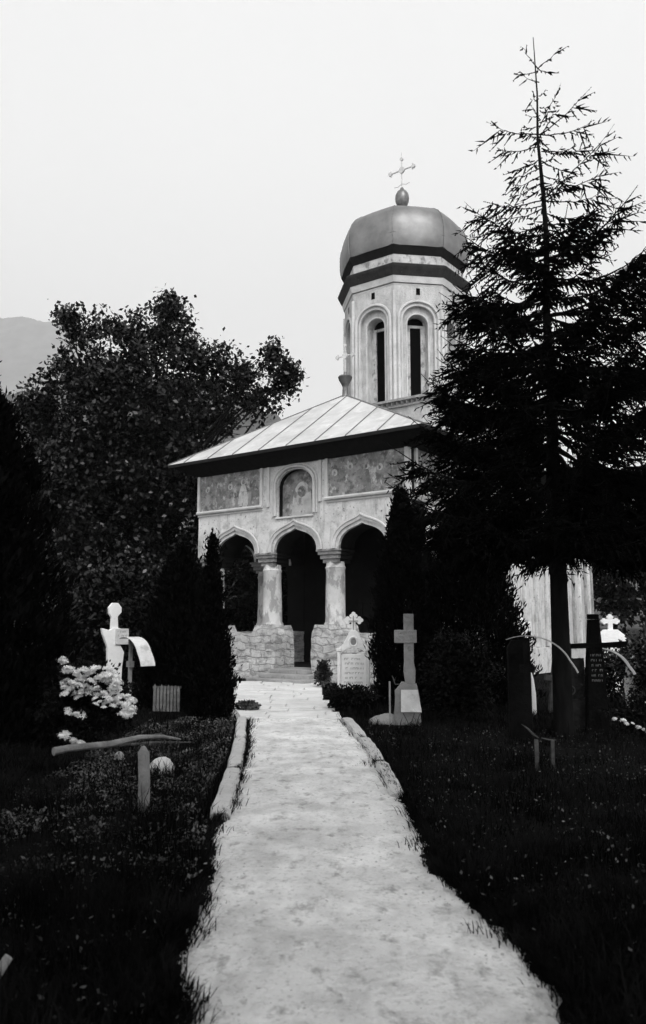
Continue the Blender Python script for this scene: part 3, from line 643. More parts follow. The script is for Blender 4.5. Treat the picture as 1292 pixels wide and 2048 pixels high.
conifer_column('columnar_conifer', 'broad dark conifer filling the gap between the stone cross and the big spruce', (3.1, 17.6, 0), 4.4, 1.25, 40000, 33, group=gc, pw=.6, size=.11, low=.9)
conifer_column('columnar_conifer', 'huge black conifer at the left edge of the view', (-5.3, 11.6, 0), 6.0, 1.8, 60000, 34, group=gc, pw=.7, size=.13, low=.85)
conifer_column('columnar_conifer', 'short dark conifer close behind the pointed conifer left of the path', (-2.75, 16.2, 0), 3.1, .85, 24000, 35, group=gc, pw=.6, size=.1, low=.9)
gs = 'dark shrubs between the graves'
shrub('shrub', 'dark leafy shrub behind the white cross on the left', 'shrub', (-4.9, 19.6, 0), 2.0, 1.0, 3.4, 14000, .12, seed=41, group=gs, m='leaf')
shrub('shrub', 'low dark bushy shrub at the foot of the white marble gravestone', 'shrub', (.55, 16.2, 0), .60, .45, .46, 8000, .05, seed=42, group=gs)
shrub('weed_tuft', 'dark tuft of weeds at the left edge of the paving near the far kerb', 'weeds', (-1.42, 15.9, 0), .26, .22, .2, 2200, .05, seed=50, m='weed')
shrub('shrub', 'dark shrub growing against the porch footing right of the steps', 'shrub', (.02, 21.8, 0), .28, .3, .7, 2600, .07, seed=43, group=gs, m='weed')
shrub('shrub', 'dark shrub spreading below the spruce on the right', 'shrub', (2.35, 14.4, 0), .85, .7, 1.5, 15000, .07, seed=44, group=gs)
shrub('shrub', 'dark rose bush at the right edge beyond the iron crosses', 'shrub', (6.4, 15.5, 0), 1.2, .9, 1.5, 9000, .08, seed=45, group=gs, m='leaf')
shrub('shrub', 'dark hedge-like shrub far behind the right-hand graves', 'shrub', (11.6, 26, 0), 1.9, 1.0, 3.6, 9000, .16, seed=46, group=gs, m='leaf_dark')
shrub('shrub', 'low dark shrub hiding the foot of the small white clover gravestone', 'shrub', (6.1, 17.6, 0), .8, .4, 1.15, 5000, .07, seed=48, group=gs)
shrub('shrub', 'tall dark shrub seen through the left arch of the porch', 'shrub', (-2.6, 36.5, 0), 3.6, 1.4, 6.0, 24000, .2, seed=49, group=gs)
shrub('shrub', 'dark shrub left of the pointed conifer, behind the picket fence', 'shrub', (-3.6, 17.6, 0), 1.0, .8, 2.2, 9000, .1, seed=47, group=gs)

# ---- big spruce
def spruce():
    X, Y, H = 3.44, 12.1, 10.98
    t = empty('spruce_tree', (X, Y, 0)); tag(t, 'big ragged dark spruce with sparse pointed top, right of the church', 'tree')
    tr = MB(); tr.tube([(.0, 0, -.1), (0, 0, .3), (.01, 0, 2.5), (-.02, 0, 3.6), (.015, 0, 5), (-.015, .02, 6.3), (.03, 0, 7.5), (.0, 0, 8.4), (-.05, 0, 9.2), (-.03, 0, 10.0), (-.06, 0, H)], [.20, .145, .125, .105, .085, .062, .044, .032, .022, .014, .006], 10)
    tr.build('trunk', 'bark', t, smooth=True)
    r = random.Random(12); bb = MB(); Q = []
    def spin(a, b, r0, r1):       # a needle-covered twig: a crossed pair of tapering blades plus side needles
        d = b - a; L = d.length
        if L < 1e-4: return
        d.normalize(); u = d.cross(Vector((r.random() - .5, r.random() - .5, r.random() - .5))).normalized(); v = d.cross(u)
        m1 = a + (b - a) * .28
        for s in (u, v):
            Q.append((a - s * r0 * .4, m1 - s * r0, b, m1 + s * r0))
    def branch(p0, dirh, L, rise, droop, dens, rad, sparse=False):
        # curve: leaves the trunk, sags, tip turns up
        K = max(6, int(L / .12)); pts = []
        for i in range(K + 1):
            u = i / K; z = rise * L * u - droop * L * math.sin(math.pi * min(1, u * 1.0)) * .55 + .10 * L * u ** 4
            pts.append(Vector(p0) + dirh * (L * u) + Vector((0, 0, z)) + Vector((r.uniform(-1, 1), r.uniform(-1, 1), r.uniform(-1, 1))) * .012)
        bb.tube(pts, [rad * (1 - .85 * i / K) for i in range(K + 1)], 5)
        side = dirh.cross(Vector((0, 0, 1)))
        n = int(L / dens)
        for i in range(n):
            u = (i + r.random()) / n
            if u < .12 and L > .8: continue
            if u > .86 and L > .7: continue
            if sparse and u < .35 and r.random() < .5: continue
            f_ = u * K; k = min(int(f_), K - 1); P = pts[k].lerp(pts[k + 1], f_ - k); tang = (pts[k + 1] - pts[k]).normalized()
            sg = -1 if i % 2 else 1
            env = (.25 + 1.0 * math.exp(-((u - .7) / .16) ** 2)) if sparse else (.40 + .75 * math.exp(-((u - .66) / .24) ** 2)) * (.6 + .4 * min(1, u * 3))
            tl = min(.55, .10 + .30 * L) * env * r.uniform(.55, 1.15)
            if sparse: tl *= 1.15
            hang = (.45 if sparse else .35) + .75 * (0 if L < .5 else 1) * r.uniform(.2, 1)
            dd = (tang * r.uniform(.5, .95) + side * sg * r.uniform(.35, .95) + Vector((0, 0, -hang * (1.0 - .6 * u)))).normalized()
            e = P + dd * tl; e.z -= tl * .22
            spin(P, e, .015 if sparse else .020, .0)
            m_ = int(tl / (.075 if sparse else .05))
            for j in range(m_):
                v_ = (j + .6) / m_; S = P.lerp(e, v_)
                td = (dd * .7 + dd.cross(Vector((r.uniform(-1, 1), r.uniform(-1, 1), r.uniform(-1, 1)))).normalized() * .75 + Vector((0, 0, -.35))).normalized()
                spin(S, S + td * tl * r.uniform(.22, .42) * (1.15 - v_ * .6), .013 if sparse else .0125, 0)
        # needles straight along the bare shoot
        for i in range(int(L / .035)):
            u = r.uniform(.1, 1); f_ = u * K; k = min(int(f_), K - 1); P = pts[k].lerp(pts[k + 1], f_ - k)
            dd = ((pts[k + 1] - pts[k]).normalized() * .9 + Vector((r.uniform(-1, 1), r.uniform(-1, 1), r.uniform(-1, 1))) * .6).normalized(); spin(P, P + dd * (.05 if u < .8 else .025), .008, 0)
    def az(deg): return Vector((math.sin(R(deg)), -math.cos(R(deg)), 0))   # 90 = to the right of the view
    # sparse top: (height, azimuth, length, rise)
    for z, a_, L, ri in [(10.43, -85, .26, 1.35), (10.43, 88, .38, .9), (10.43, 110, .2, -.1), (10.40, -100, .34, -.15), (10.2, -80, .3, .25), (9.95, 80, .12, .8), (9.9, -75, .16, -.2), (9.75, 100, .2, .2),
                         (9.46, 80, .34, 1.9), (9.7, 120, .25, .2), (9.62, -110, .2, .1), (9.55, -60, .18, .9), (9.5, 60, .3, .3), (9.45, -95, .25, -.1),
                         (9.29, 86, .82, .85), (9.29, 95, .88, .25), (9.31, -88, .86, .12), (9.29, 15, .5, .3), (9.29, 170, .5, .4), (9.25, -60, .4, -.2),
                         (9.1, -92, .7, -.12), (9.05, 92, .78, .0), (9.0, 70, .5, -.1), (8.9, -110, .45, -.35), (8.85, 110, .45, -.2), (8.8, 20, .5, -.1), (8.75, -40, .45, -.3), (8.6, 80, .42, -.35), (8.6, -80, .5, -.5), (8.5, -100, .5, -.5), (8.45, 140, .4, -.3), (8.4, 60, .5, -.2), (8.75, -85, .55, -.45),
                         (8.2, 86, 1.15, .95), (8.22, 94, 1.1, .42), (8.18, 90, 1.0, .1), (8.2, -90, .95, -.12), (8.1, -70, .7, -.2), (8.15, 20, .7, .1), (8.15, -20, .7, 0), (8.1, 160, .8, .1), (8.05, -110, .8, -.1), (8.0, 100, .7, -.1),
                         (7.8, -75, .7, -.4), (7.8, 75, .8, .0), (7.7, 110, .7, -.3), (7.65, -105, .7, -.4), (7.55, -88, 1.25, .38), (7.6, 30, .8, -.1), (7.5, 88, .9, .6)]:
        branch((0, 0, z), az(a_), L, ri, .02 if ri > .4 else .12, .05 if z > 8.4 else .042, .008 + .004 * L, z > 7.9)
    z = 7.4; i = 0
    while z > 3.0:
        k_ = r.choice([4, 5, 5]) if z > 6 else r.choice([5, 6, 7])
        Lm = 1.15 + (7.4 - z) * .38 if z > 4.4 else 2.3
        a0 = r.uniform(0, 360)
        for j in range(k_):
            a_ = a0 + j * 360 / k_ + r.uniform(-18, 18); L = Lm * (r.uniform(.42, 1.18) if z > 5.4 else r.uniform(.62, 1.14))
            if z < 5.3 and math.sin(R(a_)) < -.45: L = min(L * .84, 1.9)
            if z < 3.6 and -50 < ((a_ + 180) % 360 - 180) < 30: L *= .8
            ri = (.42 if z > 5.8 else .22 if z > 4.5 else .02) * r.uniform(.2, 1.3)
            branch((0, 0, z + r.uniform(-.06, .06)), az(a_), L, ri, .25 if z > 4.5 else .40, .030, .016 + .006 * L)
        z -= r.uniform(.22, .36) if z > 5.9 else r.uniform(.15, .23)
    for z in (3.1, 2.95):
        for j in range(6): branch((0, 0, z), az(j * 60 + z * 100), 2.2 * r.uniform(.7, 1.1), .02, .32, .032, .025)
    # explicit long limbs that stick out
    for z, a_, L, ri in [(7.2, 86, 1.45, .72), (7.3, -90, 1.3, .16), (6.85, 92, 1.7, .3), (6.6, -86, 1.4, .0), (6.3, 84, 1.9, .42), (6.2, -88, 1.45, .3), (5.85, -92, 1.55, .02), (5.9, 92, 2.1, .40), (5.4, -84, 1.75, .0), (5.2, 95, 2.3, .2), (5.0, -93, 1.9, -.1), (4.5, 85, 2.4, .1), (4.4, -84, 2.2, .02), (3.9, -80, 2.6, .03), (3.6, 90, 2.6, -.05), (3.5, -70, 2.75, -.08), (4.1, -105, 1.9, 0), (3.7, -95, 2.1, 0), (3.3, -80, 2.1, -.05), (3.1, -100, 2.3, 0), (4.9, -75, 2.1, .05), (4.0, 80, 2.7, 0), (3.4, 100, 2.7, 0), (3.2, 70, 2.6, 0), (4.8, 75, 2.5, .1), (3.0, 85, 2.5, 0)]:
        branch((0, 0, z), az(a_), L, ri, .2, .030, .03)
    bb.build('limbs', 'bark', t, fixn=False)
    quads('needle_sprays', np.array([[tuple(p) for p in q] for q in Q], dtype=np.float32), 'spruce', t)
spruce()

# unseen tree added over and behind the viewpoint to shade the near path
sl = []
r_ = random.Random(4)
for i in range(64):
    yy_ = r_.uniform(-4.5, 4.2); zz_ = max(4.4, 1.6 + .83 * (yy_ + 1.5) + 1.2) + r_.uniform(0, 1.2); sl.append((r_.uniform(-5, 5), yy_, zz_, 1.25, 1.25, .8))
broad_tree('added_shade_tree', 'unseen leafy canopy added to shade the near end of the path', 'tree', (-2.6, -2.2, 0), sl, 60000, .24, .25, 'leaf_dark', 51, clump=10)

# ---- grass
def grass(name, n, yr, seed, hmin, hmax, wd, xr=(-9, 9), m='grass', gap=-.03):
    r = np.random.RandomState(seed); u = r.uniform(0, 1, n)
    y = yr[0] * (yr[1] / yr[0]) ** u; half = y * .44 + .6; x = r.uniform(-1, 1, n) * half
    L = edgeL(y); Rr = edgeR(y); ok = ((x < L - gap) | (x > Rr + gap)); x, y = x[ok], y[ok]; n = len(x)
    pat = np.sin(x * 2.3 + np.sin(y * 1.7) * 2) * np.cos(y * 2.1 + x) * .35 + .75
    d = np.maximum(edgeL(y) - x, x - edgeR(y)); near = np.clip(d / .25, .35, 1)
    h = r.uniform(hmin, hmax, n) * pat * near; th = r.uniform(0, 2 * math.pi, n); la = r.uniform(0, 2 * math.pi, n); lean = h * r.uniform(.1, .75, n)
    wv = np.stack([np.cos(th), np.sin(th), 0 * th], 1) * (wd * r.uniform(.6, 1.3, n))[:, None] * (np.sqrt(y / 6) + .3)[:, None]
    b0 = np.stack([x, y, np.zeros(n)], 1); ld = np.stack([np.cos(la), np.sin(la), 0 * la], 1)
    m1 = b0 + ld * (lean * .3)[:, None]; m1[:, 2] += h * .6; tp = b0 + ld * lean[:, None]; tp[:, 2] += h * .95
    q1 = np.stack([b0 - wv, b0 + wv, m1 + wv * .8, m1 - wv * .8], 1); q2 = np.stack([m1 - wv * .8, m1 + wv * .8, tp + wv * .1, tp - wv * .1], 1)
    return tag(quads(name, np.concatenate([q1, q2]), m), 'dark unmown grass on both sides of the path', 'grass', kind='stuff')
grass('grass', 150000, (2.2, 24), 61, .05, .2, .003)
gt = grass('tall_grass', 9000, (3, 20), 62, .2, .42, .003); gt['label'] = 'longer grass blades rising from the dark turf'
# grass creeping over the worn path margins
def margin(n, seed):
    r = np.random.RandomState(seed); y = 2.6 * (14.3 / 2.6) ** r.uniform(0, 1, n); sd_ = r.uniform(0, 1, n) < .5
    off = np.abs(r.normal(size=n)) * .05 * (1 + np.array([noise.noise(Vector((b * 2.3, 4.0 if q else 9.0, 1))) for b, q in zip(y, sd_)]) * 2.2)
    x = np.where(sd_, edgeL(y) + off - .08, edgeR(y) - off + .08); h = r.uniform(.02, .10, n); th = r.uniform(0, 6.28, n)
    b0 = np.stack([x, y, np.full(n, .005)], 1); wv = np.stack([np.cos(th), np.sin(th), 0 * th], 1) * .003
    inw = np.where(sd_, 1, -1) * h * r.uniform(-.2, .9, n); tp = b0 + np.stack([inw, r.normal(size=n) * h * .3, h], 1); m1 = (b0 + tp) / 2 + np.array([0, 0, 1]) * (h * .18)[:, None]
    return np.concatenate([np.stack([b0 - wv, b0 + wv, m1 + wv, m1 - wv], 1), np.stack([m1 - wv, m1 + wv, tp, tp - wv * .1], 1)])
tag(quads('margin_grass', margin(12000, 66), 'grass'), 'short grass creeping over the worn edges of the path', 'grass', kind='stuff')
def pebbles(n, seed):
    r = np.random.RandomState(seed); b = MB()
    for i in range(n):
        y = 2.8 * (14 / 2.8) ** r.uniform(); x = edgeL(y) + (edgeR(y) - edgeL(y)) * (r.beta(.7, .7)); q = r.uniform(.002, .009) * (1 + y * .03); k = 5; ro = r.uniform(0, 6)
        b.lathe([(q, .0), (q * r.uniform(.9, 1.2), q * .4), (q * .5, q * .9)], x, y, k, ro); b.v[-15:] = [(vx, vy, vz + .014) for vx, vy, vz in b.v[-15:]]
    return b
tag(pebbles(1100, 67).build('grit', 'kerb'), 'loose grit and small pebbles on the pale path', 'grit', kind='stuff')
# broad leaved weeds, thick left of the kerb
r = np.random.RandomState(70)
def weeds(n, fx, fy, z1, size, seed, m, name, label, cat):
    r = np.random.RandomState(seed); y = r.uniform(*fy, n); x = r.uniform(*fx, n); ok = (x < edgeL(y) - np.where(y > 7, .24, .02)) | (x > edgeR(y) + np.where(y > 8, .2, .06))
    x, y = x[ok], y[ok]; P = np.stack([x, y, r.uniform(.01, z1, len(x))], 1)
    pt = np.array([noise.noise(Vector((a * 2.1, b * 2.1, seed))) for a, b in zip(x, y)]); fade = np.clip((y - fy[0]) / 2.5, 0, 1); P = P[(pt > -.12) & (r.uniform(0, 1, len(x)) < .12 + .88 * fade)]
    return tag(quads(name, leafquads(P, size, seed, .65, 1.2), m), label, cat, kind='stuff')
weeds(24000, (-2.8, -.7), (5.2, 14), .12, .034, 71, 'weed', 'weed_patch', 'leafy ground weeds between the left kerb and the fallen pole', 'weeds')
weeds(2600, (-3.5, -.4), (2.5, 7), .1, .028, 72, 'weed', 'weed_scatter', 'scattered broad weed leaves in the dark grass left of the near path', 'weeds')
weeds(5200, (.6, 5.5), (3, 13), .14, .026, 73, 'weed', 'weed_scatter', 'scattered broad weed leaves in the dark grass right of the near path', 'weeds')
lt = weeds(240, (-3.2, 5), (2.6, 10), .16, .022, 74, 'litter', 'fallen_leaves', 'small pale leaves and petals scattered in the dark grass', 'fallen leaves')

# ================================================================ KERB STONES, STONES, WOOD
def kerb(label, pts, wd, h, seed, grp):
    """a stone lying along pts; origin at its first end"""
    P = [Vector((q[0], q[1], 0)) for q in pts]; o = P[0]; b = MB(); K = 10
    rows = []
    for i in range(K + 1):
        u = i / K * (len(P) - 1); k = min(int(u), len(P) - 2); c_ = P[k].lerp(P[k + 1], u - k) - o; d = (P[k + 1] - P[k]).normalized(); s = Vector((d.y, -d.x, 0))
        w_ = wd * (1 + .12 * noise.noise(Vector((i * .7, seed, 0)))); e = .6 if i in (0, K) else 1
        rows.append([c_ + s * a_ * w_ * .5 + Vector((0, 0, z * h * (1 + .1 * noise.noise(Vector((i * .8, seed, 5)))))) for a_, z in [(-1, -.4), (-.98, .55 * e), (-.75, .95 * e), (0, 1.02 * e), (.75, .95 * e), (.98, .55 * e), (1, -.4)]])
    for i in range(K): b.strip(rows[i], rows[i + 1])
    b.f.append(tuple(range(7))); b.f.append(tuple(K * 7 + i for i in range(7)))
    ob = b.build('kerb_stone', 'kerb', smooth=True, rough=.012, rscale=6); ob.location = o; tag(ob, label, 'kerb stone', grp); return ob
gk = 'kerb stones along the path'
kerb('nearest long pale kerb stone on the left side of the path', [(-.86, 7.15), (-.92, 8.3), (-.98, 9.35)], .17, .10, 1, gk)
kerb('middle pale kerb stone on the left side of the path', [(-.985, 9.45), (-1.07, 10.7), (-1.14, 11.7)], .17, .10, 2, gk)
kerb('farthest pale kerb stone on the left, ending by the paving', [(-1.15, 11.8), (-1.28, 13.2), (-1.38, 14.4)], .17, .10, 3, gk)
kerb('nearest low stone kerb on the right side of the path', [(.70, 8.05), (.69, 9.0), (.66, 9.9)], .14, .07, 4, gk)
kerb('middle low stone kerb on the right side of the path', [(.65, 10.0), (.62, 11.0), (.56, 11.9)], .15, .08, 5, gk)
kerb('farthest rounded kerb stone on the right, beside the dark bush', [(.55, 12.0), (.47, 13.2), (.38, 14.3)], .17, .09, 6, gk)

def rock(name, label, loc, rx, ry, h, seed, m='stone', cat='stone'):
    b = MB(); b.lathe([(.85, -.2), (1, .15), (.93, .5), (.7, .82), (.35, .98), (.05, 1.02)], 0, 0, 16); b.v = [(x * rx, y * ry, z * h) for x, y, z in b.v]
    o = b.build(name, m, smooth='all', rough=.05 * min(rx, h) * 4, rscale=5); o.location = loc; return tag(o, label, cat)
rock('pale_boulder', 'rounded pale boulder in the grass right of the upright post', (-1.78, 9.35, 0), .15, .13, .17, 1, 'moulding', 'boulder')
rock('small_stone', 'small pale stone lying behind the fallen pole', (-2.42, 10.1, 0), .07, .06, .12, 2, 'stone')
rock('mossy_mound', 'low domed grey stone in the grass left of the cross pedestal', (1.02, 13.9, 0), .26, .2, .17, 3, 'greystone', 'stone')
rock('flat_stone', 'flat grey stone at the foot of the left conifer beside the paving', (-1.62, 14.6, 0), .2, .2, .16, 4, 'greystone', 'stone')

b = MB(); b.tube([(0, 0, .30), (.12, .12, .315), (.45, .5, .30), (.72, .8, .335), (.92, 1.1, .31), (1.08, 1.45, .24)], [.046, .036, .040, .030, .02, .010], 10)
o = b.build('fallen_pole', 'wood', smooth=True, rough=.015, rscale=5); o.location = (-2.82, 8.9, 0); tag(o, 'pale weathered wooden pole lying level over the grass behind the upright post', 'pole')
b = MB(); b.tube([(0, 0, -.05), (0, .01, .3), (-.012, .02, .53), (-.02, .02, .58)], [.05, .052, .046, .015], 10)
o = b.build('wooden_post', 'wood', smooth=True, rough=.012, rscale=6); o.location = (-1.52, 7.25, 0); tag(o, 'short grey upright wooden post standing in the grass left of the path', 'post')
b = MB(); b.tube([(0, 0, .11), (.5, .15, .135), (.98, .3, .12)], [.02, .018, .008], 8)
o = b.build('thin_pole', 'dimwood', smooth=True); o.location = (-2.72, 10.9, -.04); tag(o, 'thin grey pole lying behind the thicker fallen pole', 'pole')
b = MB(); b.tube([(0, 0, .08), (.3, .2, .1)], [.03, .025], 8)
o = b.build('short_log', 'dimwood', smooth=True); o.location = (-2.55, 11.6, 0); tag(o, 'short grey stick lying at the back of the grass, beyond both poles', 'stick')
b = MB(); b.tube([(0, 0, .0), (.05, .02, .09), (.12, .05, .19)], [.022, .026, .02], 8)
o = b.build('broken_stake', 'stone', smooth=True, rough=.01); o.location = (-1.49, 3.78, -.02); tag(o, 'broken pale stake leaning in the grass at the lower left corner', 'stake')

# ================================================================ GRAVES
def text_rows(b, x0, x1, z0, z1, rows, y, seed):
    r = random.Random(seed)
    for i in range(rows):
        z = z1 - (z1 - z0) * (i + .5) / rows; hh = (z1 - z0) / rows * .42; x = x0 + r.uniform(0, .1) * (x1 - x0)
        while x < x1 - .02:
            w_ = r.uniform(.5, 1.1) * hh; k = r.random(); t = hh * .18
            b.box(x, x + t, y, y + .004, z - hh / 2, z + hh / 2)
            if k < .6: b.box(x + t, x + w_, y, y + .004, z + hh / 2 - t, z + hh / 2)
            if k > .3: b.box(x + w_, x + w_ + t, y, y + .004, z - hh / 2, z + hh / 2)
            x += w_ + t * 3 + (hh if r.random() < .2 else 0)
    return b
# white marble stone with cross
gv = empty('marble_gravestone', (.66, 18.0, 0), -R(6)); tag(gv, 'white marble gravestone with scalloped cross on top, right of the path before the porch', 'gravestone')
b = MB(); b.box(-.42, .42, -.13, .17, -.1, .22); b.build('base', 'marble', gv, bevel=.02)
b = MB(); b.box(-.27, .27, -.04, .10, .223, 1.0)
body = b.build('slab', 'marble', gv, bevel=.01)
text_rows(MB(), -.21, .21, .35, .95, 6, -.046, 3).build('inscription', 'ink', body)
for sx in (-1, 1):
    b = MB(); b.box(sx * .31 - .036, sx * .31 + .036, -.09, .1, .223, 1.06); b.box(sx * .31 - .055, sx * .31 + .055, -.11, .12, 1.063, 1.13); b.build('side_pilaster', 'marble', gv, bevel=.008)
b = MB(); hd = [(-.30, 1.06), (-.30, 1.16)] + [(-.30 + .20 * (i / 6), 1.16 + .30 * (i / 6) ** 1.6) for i in range(1, 7)] + [(-.06, 1.50), (.06, 1.50)] + [(.30 - .20 * (i / 6), 1.16 + .30 * (i / 6) ** 1.6) for i in range(6, 0, -1)] + [(.30, 1.16), (.30, 1.06)]
hd += [(.25 * math.cos(math.pi * i / 12), 1.0 + .14 * math.sin(math.pi * i / 12)) for i in range(0, 13)]
b.prism(hd, -.07, .09); hdo = b.build('gable', 'marble', gv, bevel=.006)
b = MB(); b.prism([(.062 * math.cos(2 * math.pi * i / 18), 1.27 + .075 * math.sin(2 * math.pi * i / 18)) for i in range(18)], -.078, -.068); b.build('oval_portrait', 'ink', hdo)
b = MB(); b.tube([(.09 * math.cos(2 * math.pi * i / 18), -.075, 1.27 + .10 * math.sin(2 * math.pi * i / 18)) for i in range(19)], .012, 6); b.build('portrait_frame', 'marble', hdo)
def clover_cross(par, cx, z, w_, h_, arm, m, y0=-.045, y1=.045, lob=.055):
    b = MB(); zc = z + h_ * .58
    b.box(cx - arm, cx + arm, y0, y1, z, z + h_ - lob); b.box(cx - w_ / 2 + lob, cx - arm - .001, y0, y1, zc - arm, zc + arm); b.box(cx + arm + .001, cx + w_ / 2 - lob, y0, y1, zc - arm, zc + arm)
    for i, (px_, pz_) in enumerate([(cx - w_ / 2 + lob, zc), (cx + w_ / 2 - lob, zc), (cx, z + h_ - lob)]):
        dx = (px_ - cx); 
        offs = [(0, 0, 1)]
        if abs(dx) > .01: s = 1 if dx > 0 else -1; offs = [(s * lob * .5, 0), (-s * lob * .35, lob * .8), (-s * lob * .35, -lob * .8)]
        else: offs = [(0, lob * .5), (lob * .8, -lob * .35), (-lob * .8, -lob * .35)]
        for q, (ox, oz) in enumerate(offs):
            e = .002 * (q + 1) + .001 * i
            b.prism([(px_ + ox + lob * .75 * math.cos(2 * math.pi * k / 12), pz_ + oz + lob * .75 * math.sin(2 * math.pi * k / 12)) for k in range(12)], y0 - e, y1 + e)
    return b.build('cross', m, par)
cc = clover_cross(gv, 0, 1.49, .40, .40, .045, 'marble')
b = MB(); b.box(-.008, .008, -.062, -.055, 1.52, 1.82); b.box(-.1, .1, -.066, -.0625, 1.70, 1.716); b.build('carved_cross_line', 'ink', cc)
b = MB()
for i in range(6):
    a_ = rnd.uniform(0, 6.28); b.lathe([(.03, 0), (.045, .03), (.02, .06)], .40 + rnd.uniform(-.04, .05), -.02 + rnd.uniform(-.04, .04), 7)
    b.v[-21:] = [(x, y, z + .95 + i * .075) for x, y, z in b.v[-21:]]
wr = b.build('flower_spray', 'petal', None, rough=.02, rscale=20); wr.parent = gv

# stone cross on pedestal
sx_ = empty('stone_cross', (1.42, 13.75, 0), R(-4)); tag(sx_, 'tall plain grey stone cross on a rough pedestal, in front of the dark conifer', 'grave cross')
b = MB(); b.prism([(-.075, .68), (.085, .66), (.095, .88), (.07, 1.0), (.075, 1.80), (-.10 + .01, 1.80), (-.09, 1.0), (-.10, .86)], -.06, .06); b.build('shaft', 'stone', sx_, bevel=.008)
b = MB(); b.box(-.245, .12, -.09, .07, 1.325, 1.535); brs = b.build('crossbar', 'stone', sx_, bevel=.01)
text_rows(MB(), -.20, .10, 1.34, 1.52, 3, -.094, 9).build('inscription', 'ink', brs)
b = MB(); b.prism([(.032 * math.cos(2 * math.pi * i / 14), 1.235 + .045 * math.sin(2 * math.pi * i / 14)) for i in range(14)], -.068, -.061); b.build('oval_portrait', 'ink', sx_)
b = MB(); b.prism([(-.28, -.1), (.17, -.1), (.15, .45), (.11, .66), (-.13, .69), (-.23, .56)], -.14, .16); ped = b.build('pedestal', 'greystone', sx_, sub=4, rough=.02, rscale=5)
b = MB(); b.add([(-.155, -.28, .24), (.175, -.28, .24), (.12, -.165, .58), (-.15, -.165, .58), (-.155, -.25, .23), (.175, -.25, .23), (.12, -.145, .57), (-.15, -.145, .57)], [(0, 1, 2, 3), (7, 6, 5, 4), (0, 4, 5, 1), (1, 5, 6, 2), (2, 6, 7, 3), (3, 7, 4, 0)])
pq = b.build('plaque', 'zinc_white', sx_)
text_rows(MB(), -.1, .1, .30, .50, 2, -.275, 4)
b = MB(); b.tube([(-.12, -.25, .22), (-.02, -.27, .02)], .008, 5); b.tube([(.06, -.25, .22), (-.01, -.27, .02)], .008, 5); b.tube([(.15, -.25, .22), (.1, -.27, .1), (.16, -.27, .02)], .008, 5); b.tube([(-.25, -.12, .72), (-.29, -.12, .8), (-.24, -.12, .66), (-.1, -.12, .67)], .008, 5)
b.build('wire_stand', 'iron', sx_)
b = MB(); b.box(-.014, .014, -.01, .01, -.05, .72); o = b.build('thin_stake', 'stone'); o.location = (1.07, 13.5, 0); tag(o, 'thin upright grey stake between the domed stone and the cross pedestal', 'stake')

# left: white clover cross on a leaning slab
lw = empty('white_cross', (-4.02, 16.0, 0), R(28)); tag(lw, 'leaning white painted grave cross above the flowering bush on the left', 'grave cross')
b = MB(); b.prism([(-.12, 0), (.16, 0), (.17, .8), (.20, 1.1), (.10, 1.28), (.13, 1.55), (.0, 1.58), (-.09, 1.52), (-.24, 1.56), (-.22, 1.45), (-.12, 1.2), (-.10, .8)], -.07, .07); b.build('slab', 'marble', lw, bevel=.01)
b = MB(); b.prism([(-.06, 1.5), (.08, 1.5), (.06, 1.78), (.13, 1.86), (.13, 1.95), (.06, 2.04), (-.05, 2.04), (-.12, 1.95), (-.11, 1.84), (-.06, 1.76)], -.055, .055); b.build('cross_head', 'marble', lw, bevel=.01)
b = MB(); b.box(.02, .27, -.10, -.02, 1.25, 1.55); pb = b.build('name_plate', 'zinc_white', lw, bevel=.005)
text_rows(MB(), .05, .25, 1.38, 1.53, 2, -.104, 8).build('inscription', 'ink', pb)

def canopy_cross(label, loc, rz, H, rad, dep, m, a0, a1, crossm, bar=.5, hwid=.045):
    """cross under a bent sheet-metal hood"""
    t = empty('canopied_cross', loc, rz); tag(t, label, 'grave cross', 'grave crosses under bent metal hoods')
    b = MB(); b.box(-hwid, hwid, -.03, .03, -.05, H - .03); b.box(-bar / 2, -hwid - .001, -.028, .028, H - .5, H - .4); b.box(hwid + .001, bar / 2, -.028, .028, H - .5, H - .4); b.build('cross', crossm, t)
    K = 18; A_ = []; B_ = []
    for i in range(K + 1):
        u = a0 + (a1 - a0) * i / K; x = rad * math.sin(u); z = H - rad * .85 + rad * .85 * math.cos(u)
        if abs(u) > 1.2: x += (abs(u) - 1.2) * .18 * (1 if u > 0 else -1); 
        A_.append((x, -dep / 2, z)); B_.append((x, dep / 2, z))
    b = MB(); b.strip(A_, B_); A2 = [(x * .985, y, z - .008) for x, y, z in A_]; B2 = [(x * .985, y, z - .008) for x, y, z in B_]; b.strip(B2, A2); b.strip(A2, A_); b.strip(B_, B2)
    b.build('hood', m, t, fixn=False, smooth=True); return t
canopy_cross('cross under a white bent metal hood, left, beside the leaning white cross', (-3.22, 14.0, 0), R(-46), 1.42, .46, .27, 'zinc_white', -.35, 1.75, 'stone', .16, .016)
canopy_cross('dark cross under a thin curved zinc hood, in front of the spruce trunk foot', (2.80, 11.5, 0), R(-20), 1.47, .62, .17, 'zinc', -.45, 1.5, 'darkstone', .2)
canopy_cross('cross under a grey slanting hood at the right, behind the black stone cross', (4.80, 14.6, 0), R(-32), 1.22, .55, .22, 'zinc', .1, 1.5, 'darkstone', .2)
# black slab below the zinc hood
b = MB(); b.prism([(-.16, -.1), (.16, -.1), (.16, 1.30), (.10, 1.40), (-.10, 1.40), (-.16, 1.30)], -.05, .05)
o = b.build('dark_gravestone', 'darkstone', bevel=.01); o.location = (2.78, 11.9, 0); tag(o, 'black upright grave slab standing behind the curved zinc hood', 'gravestone')
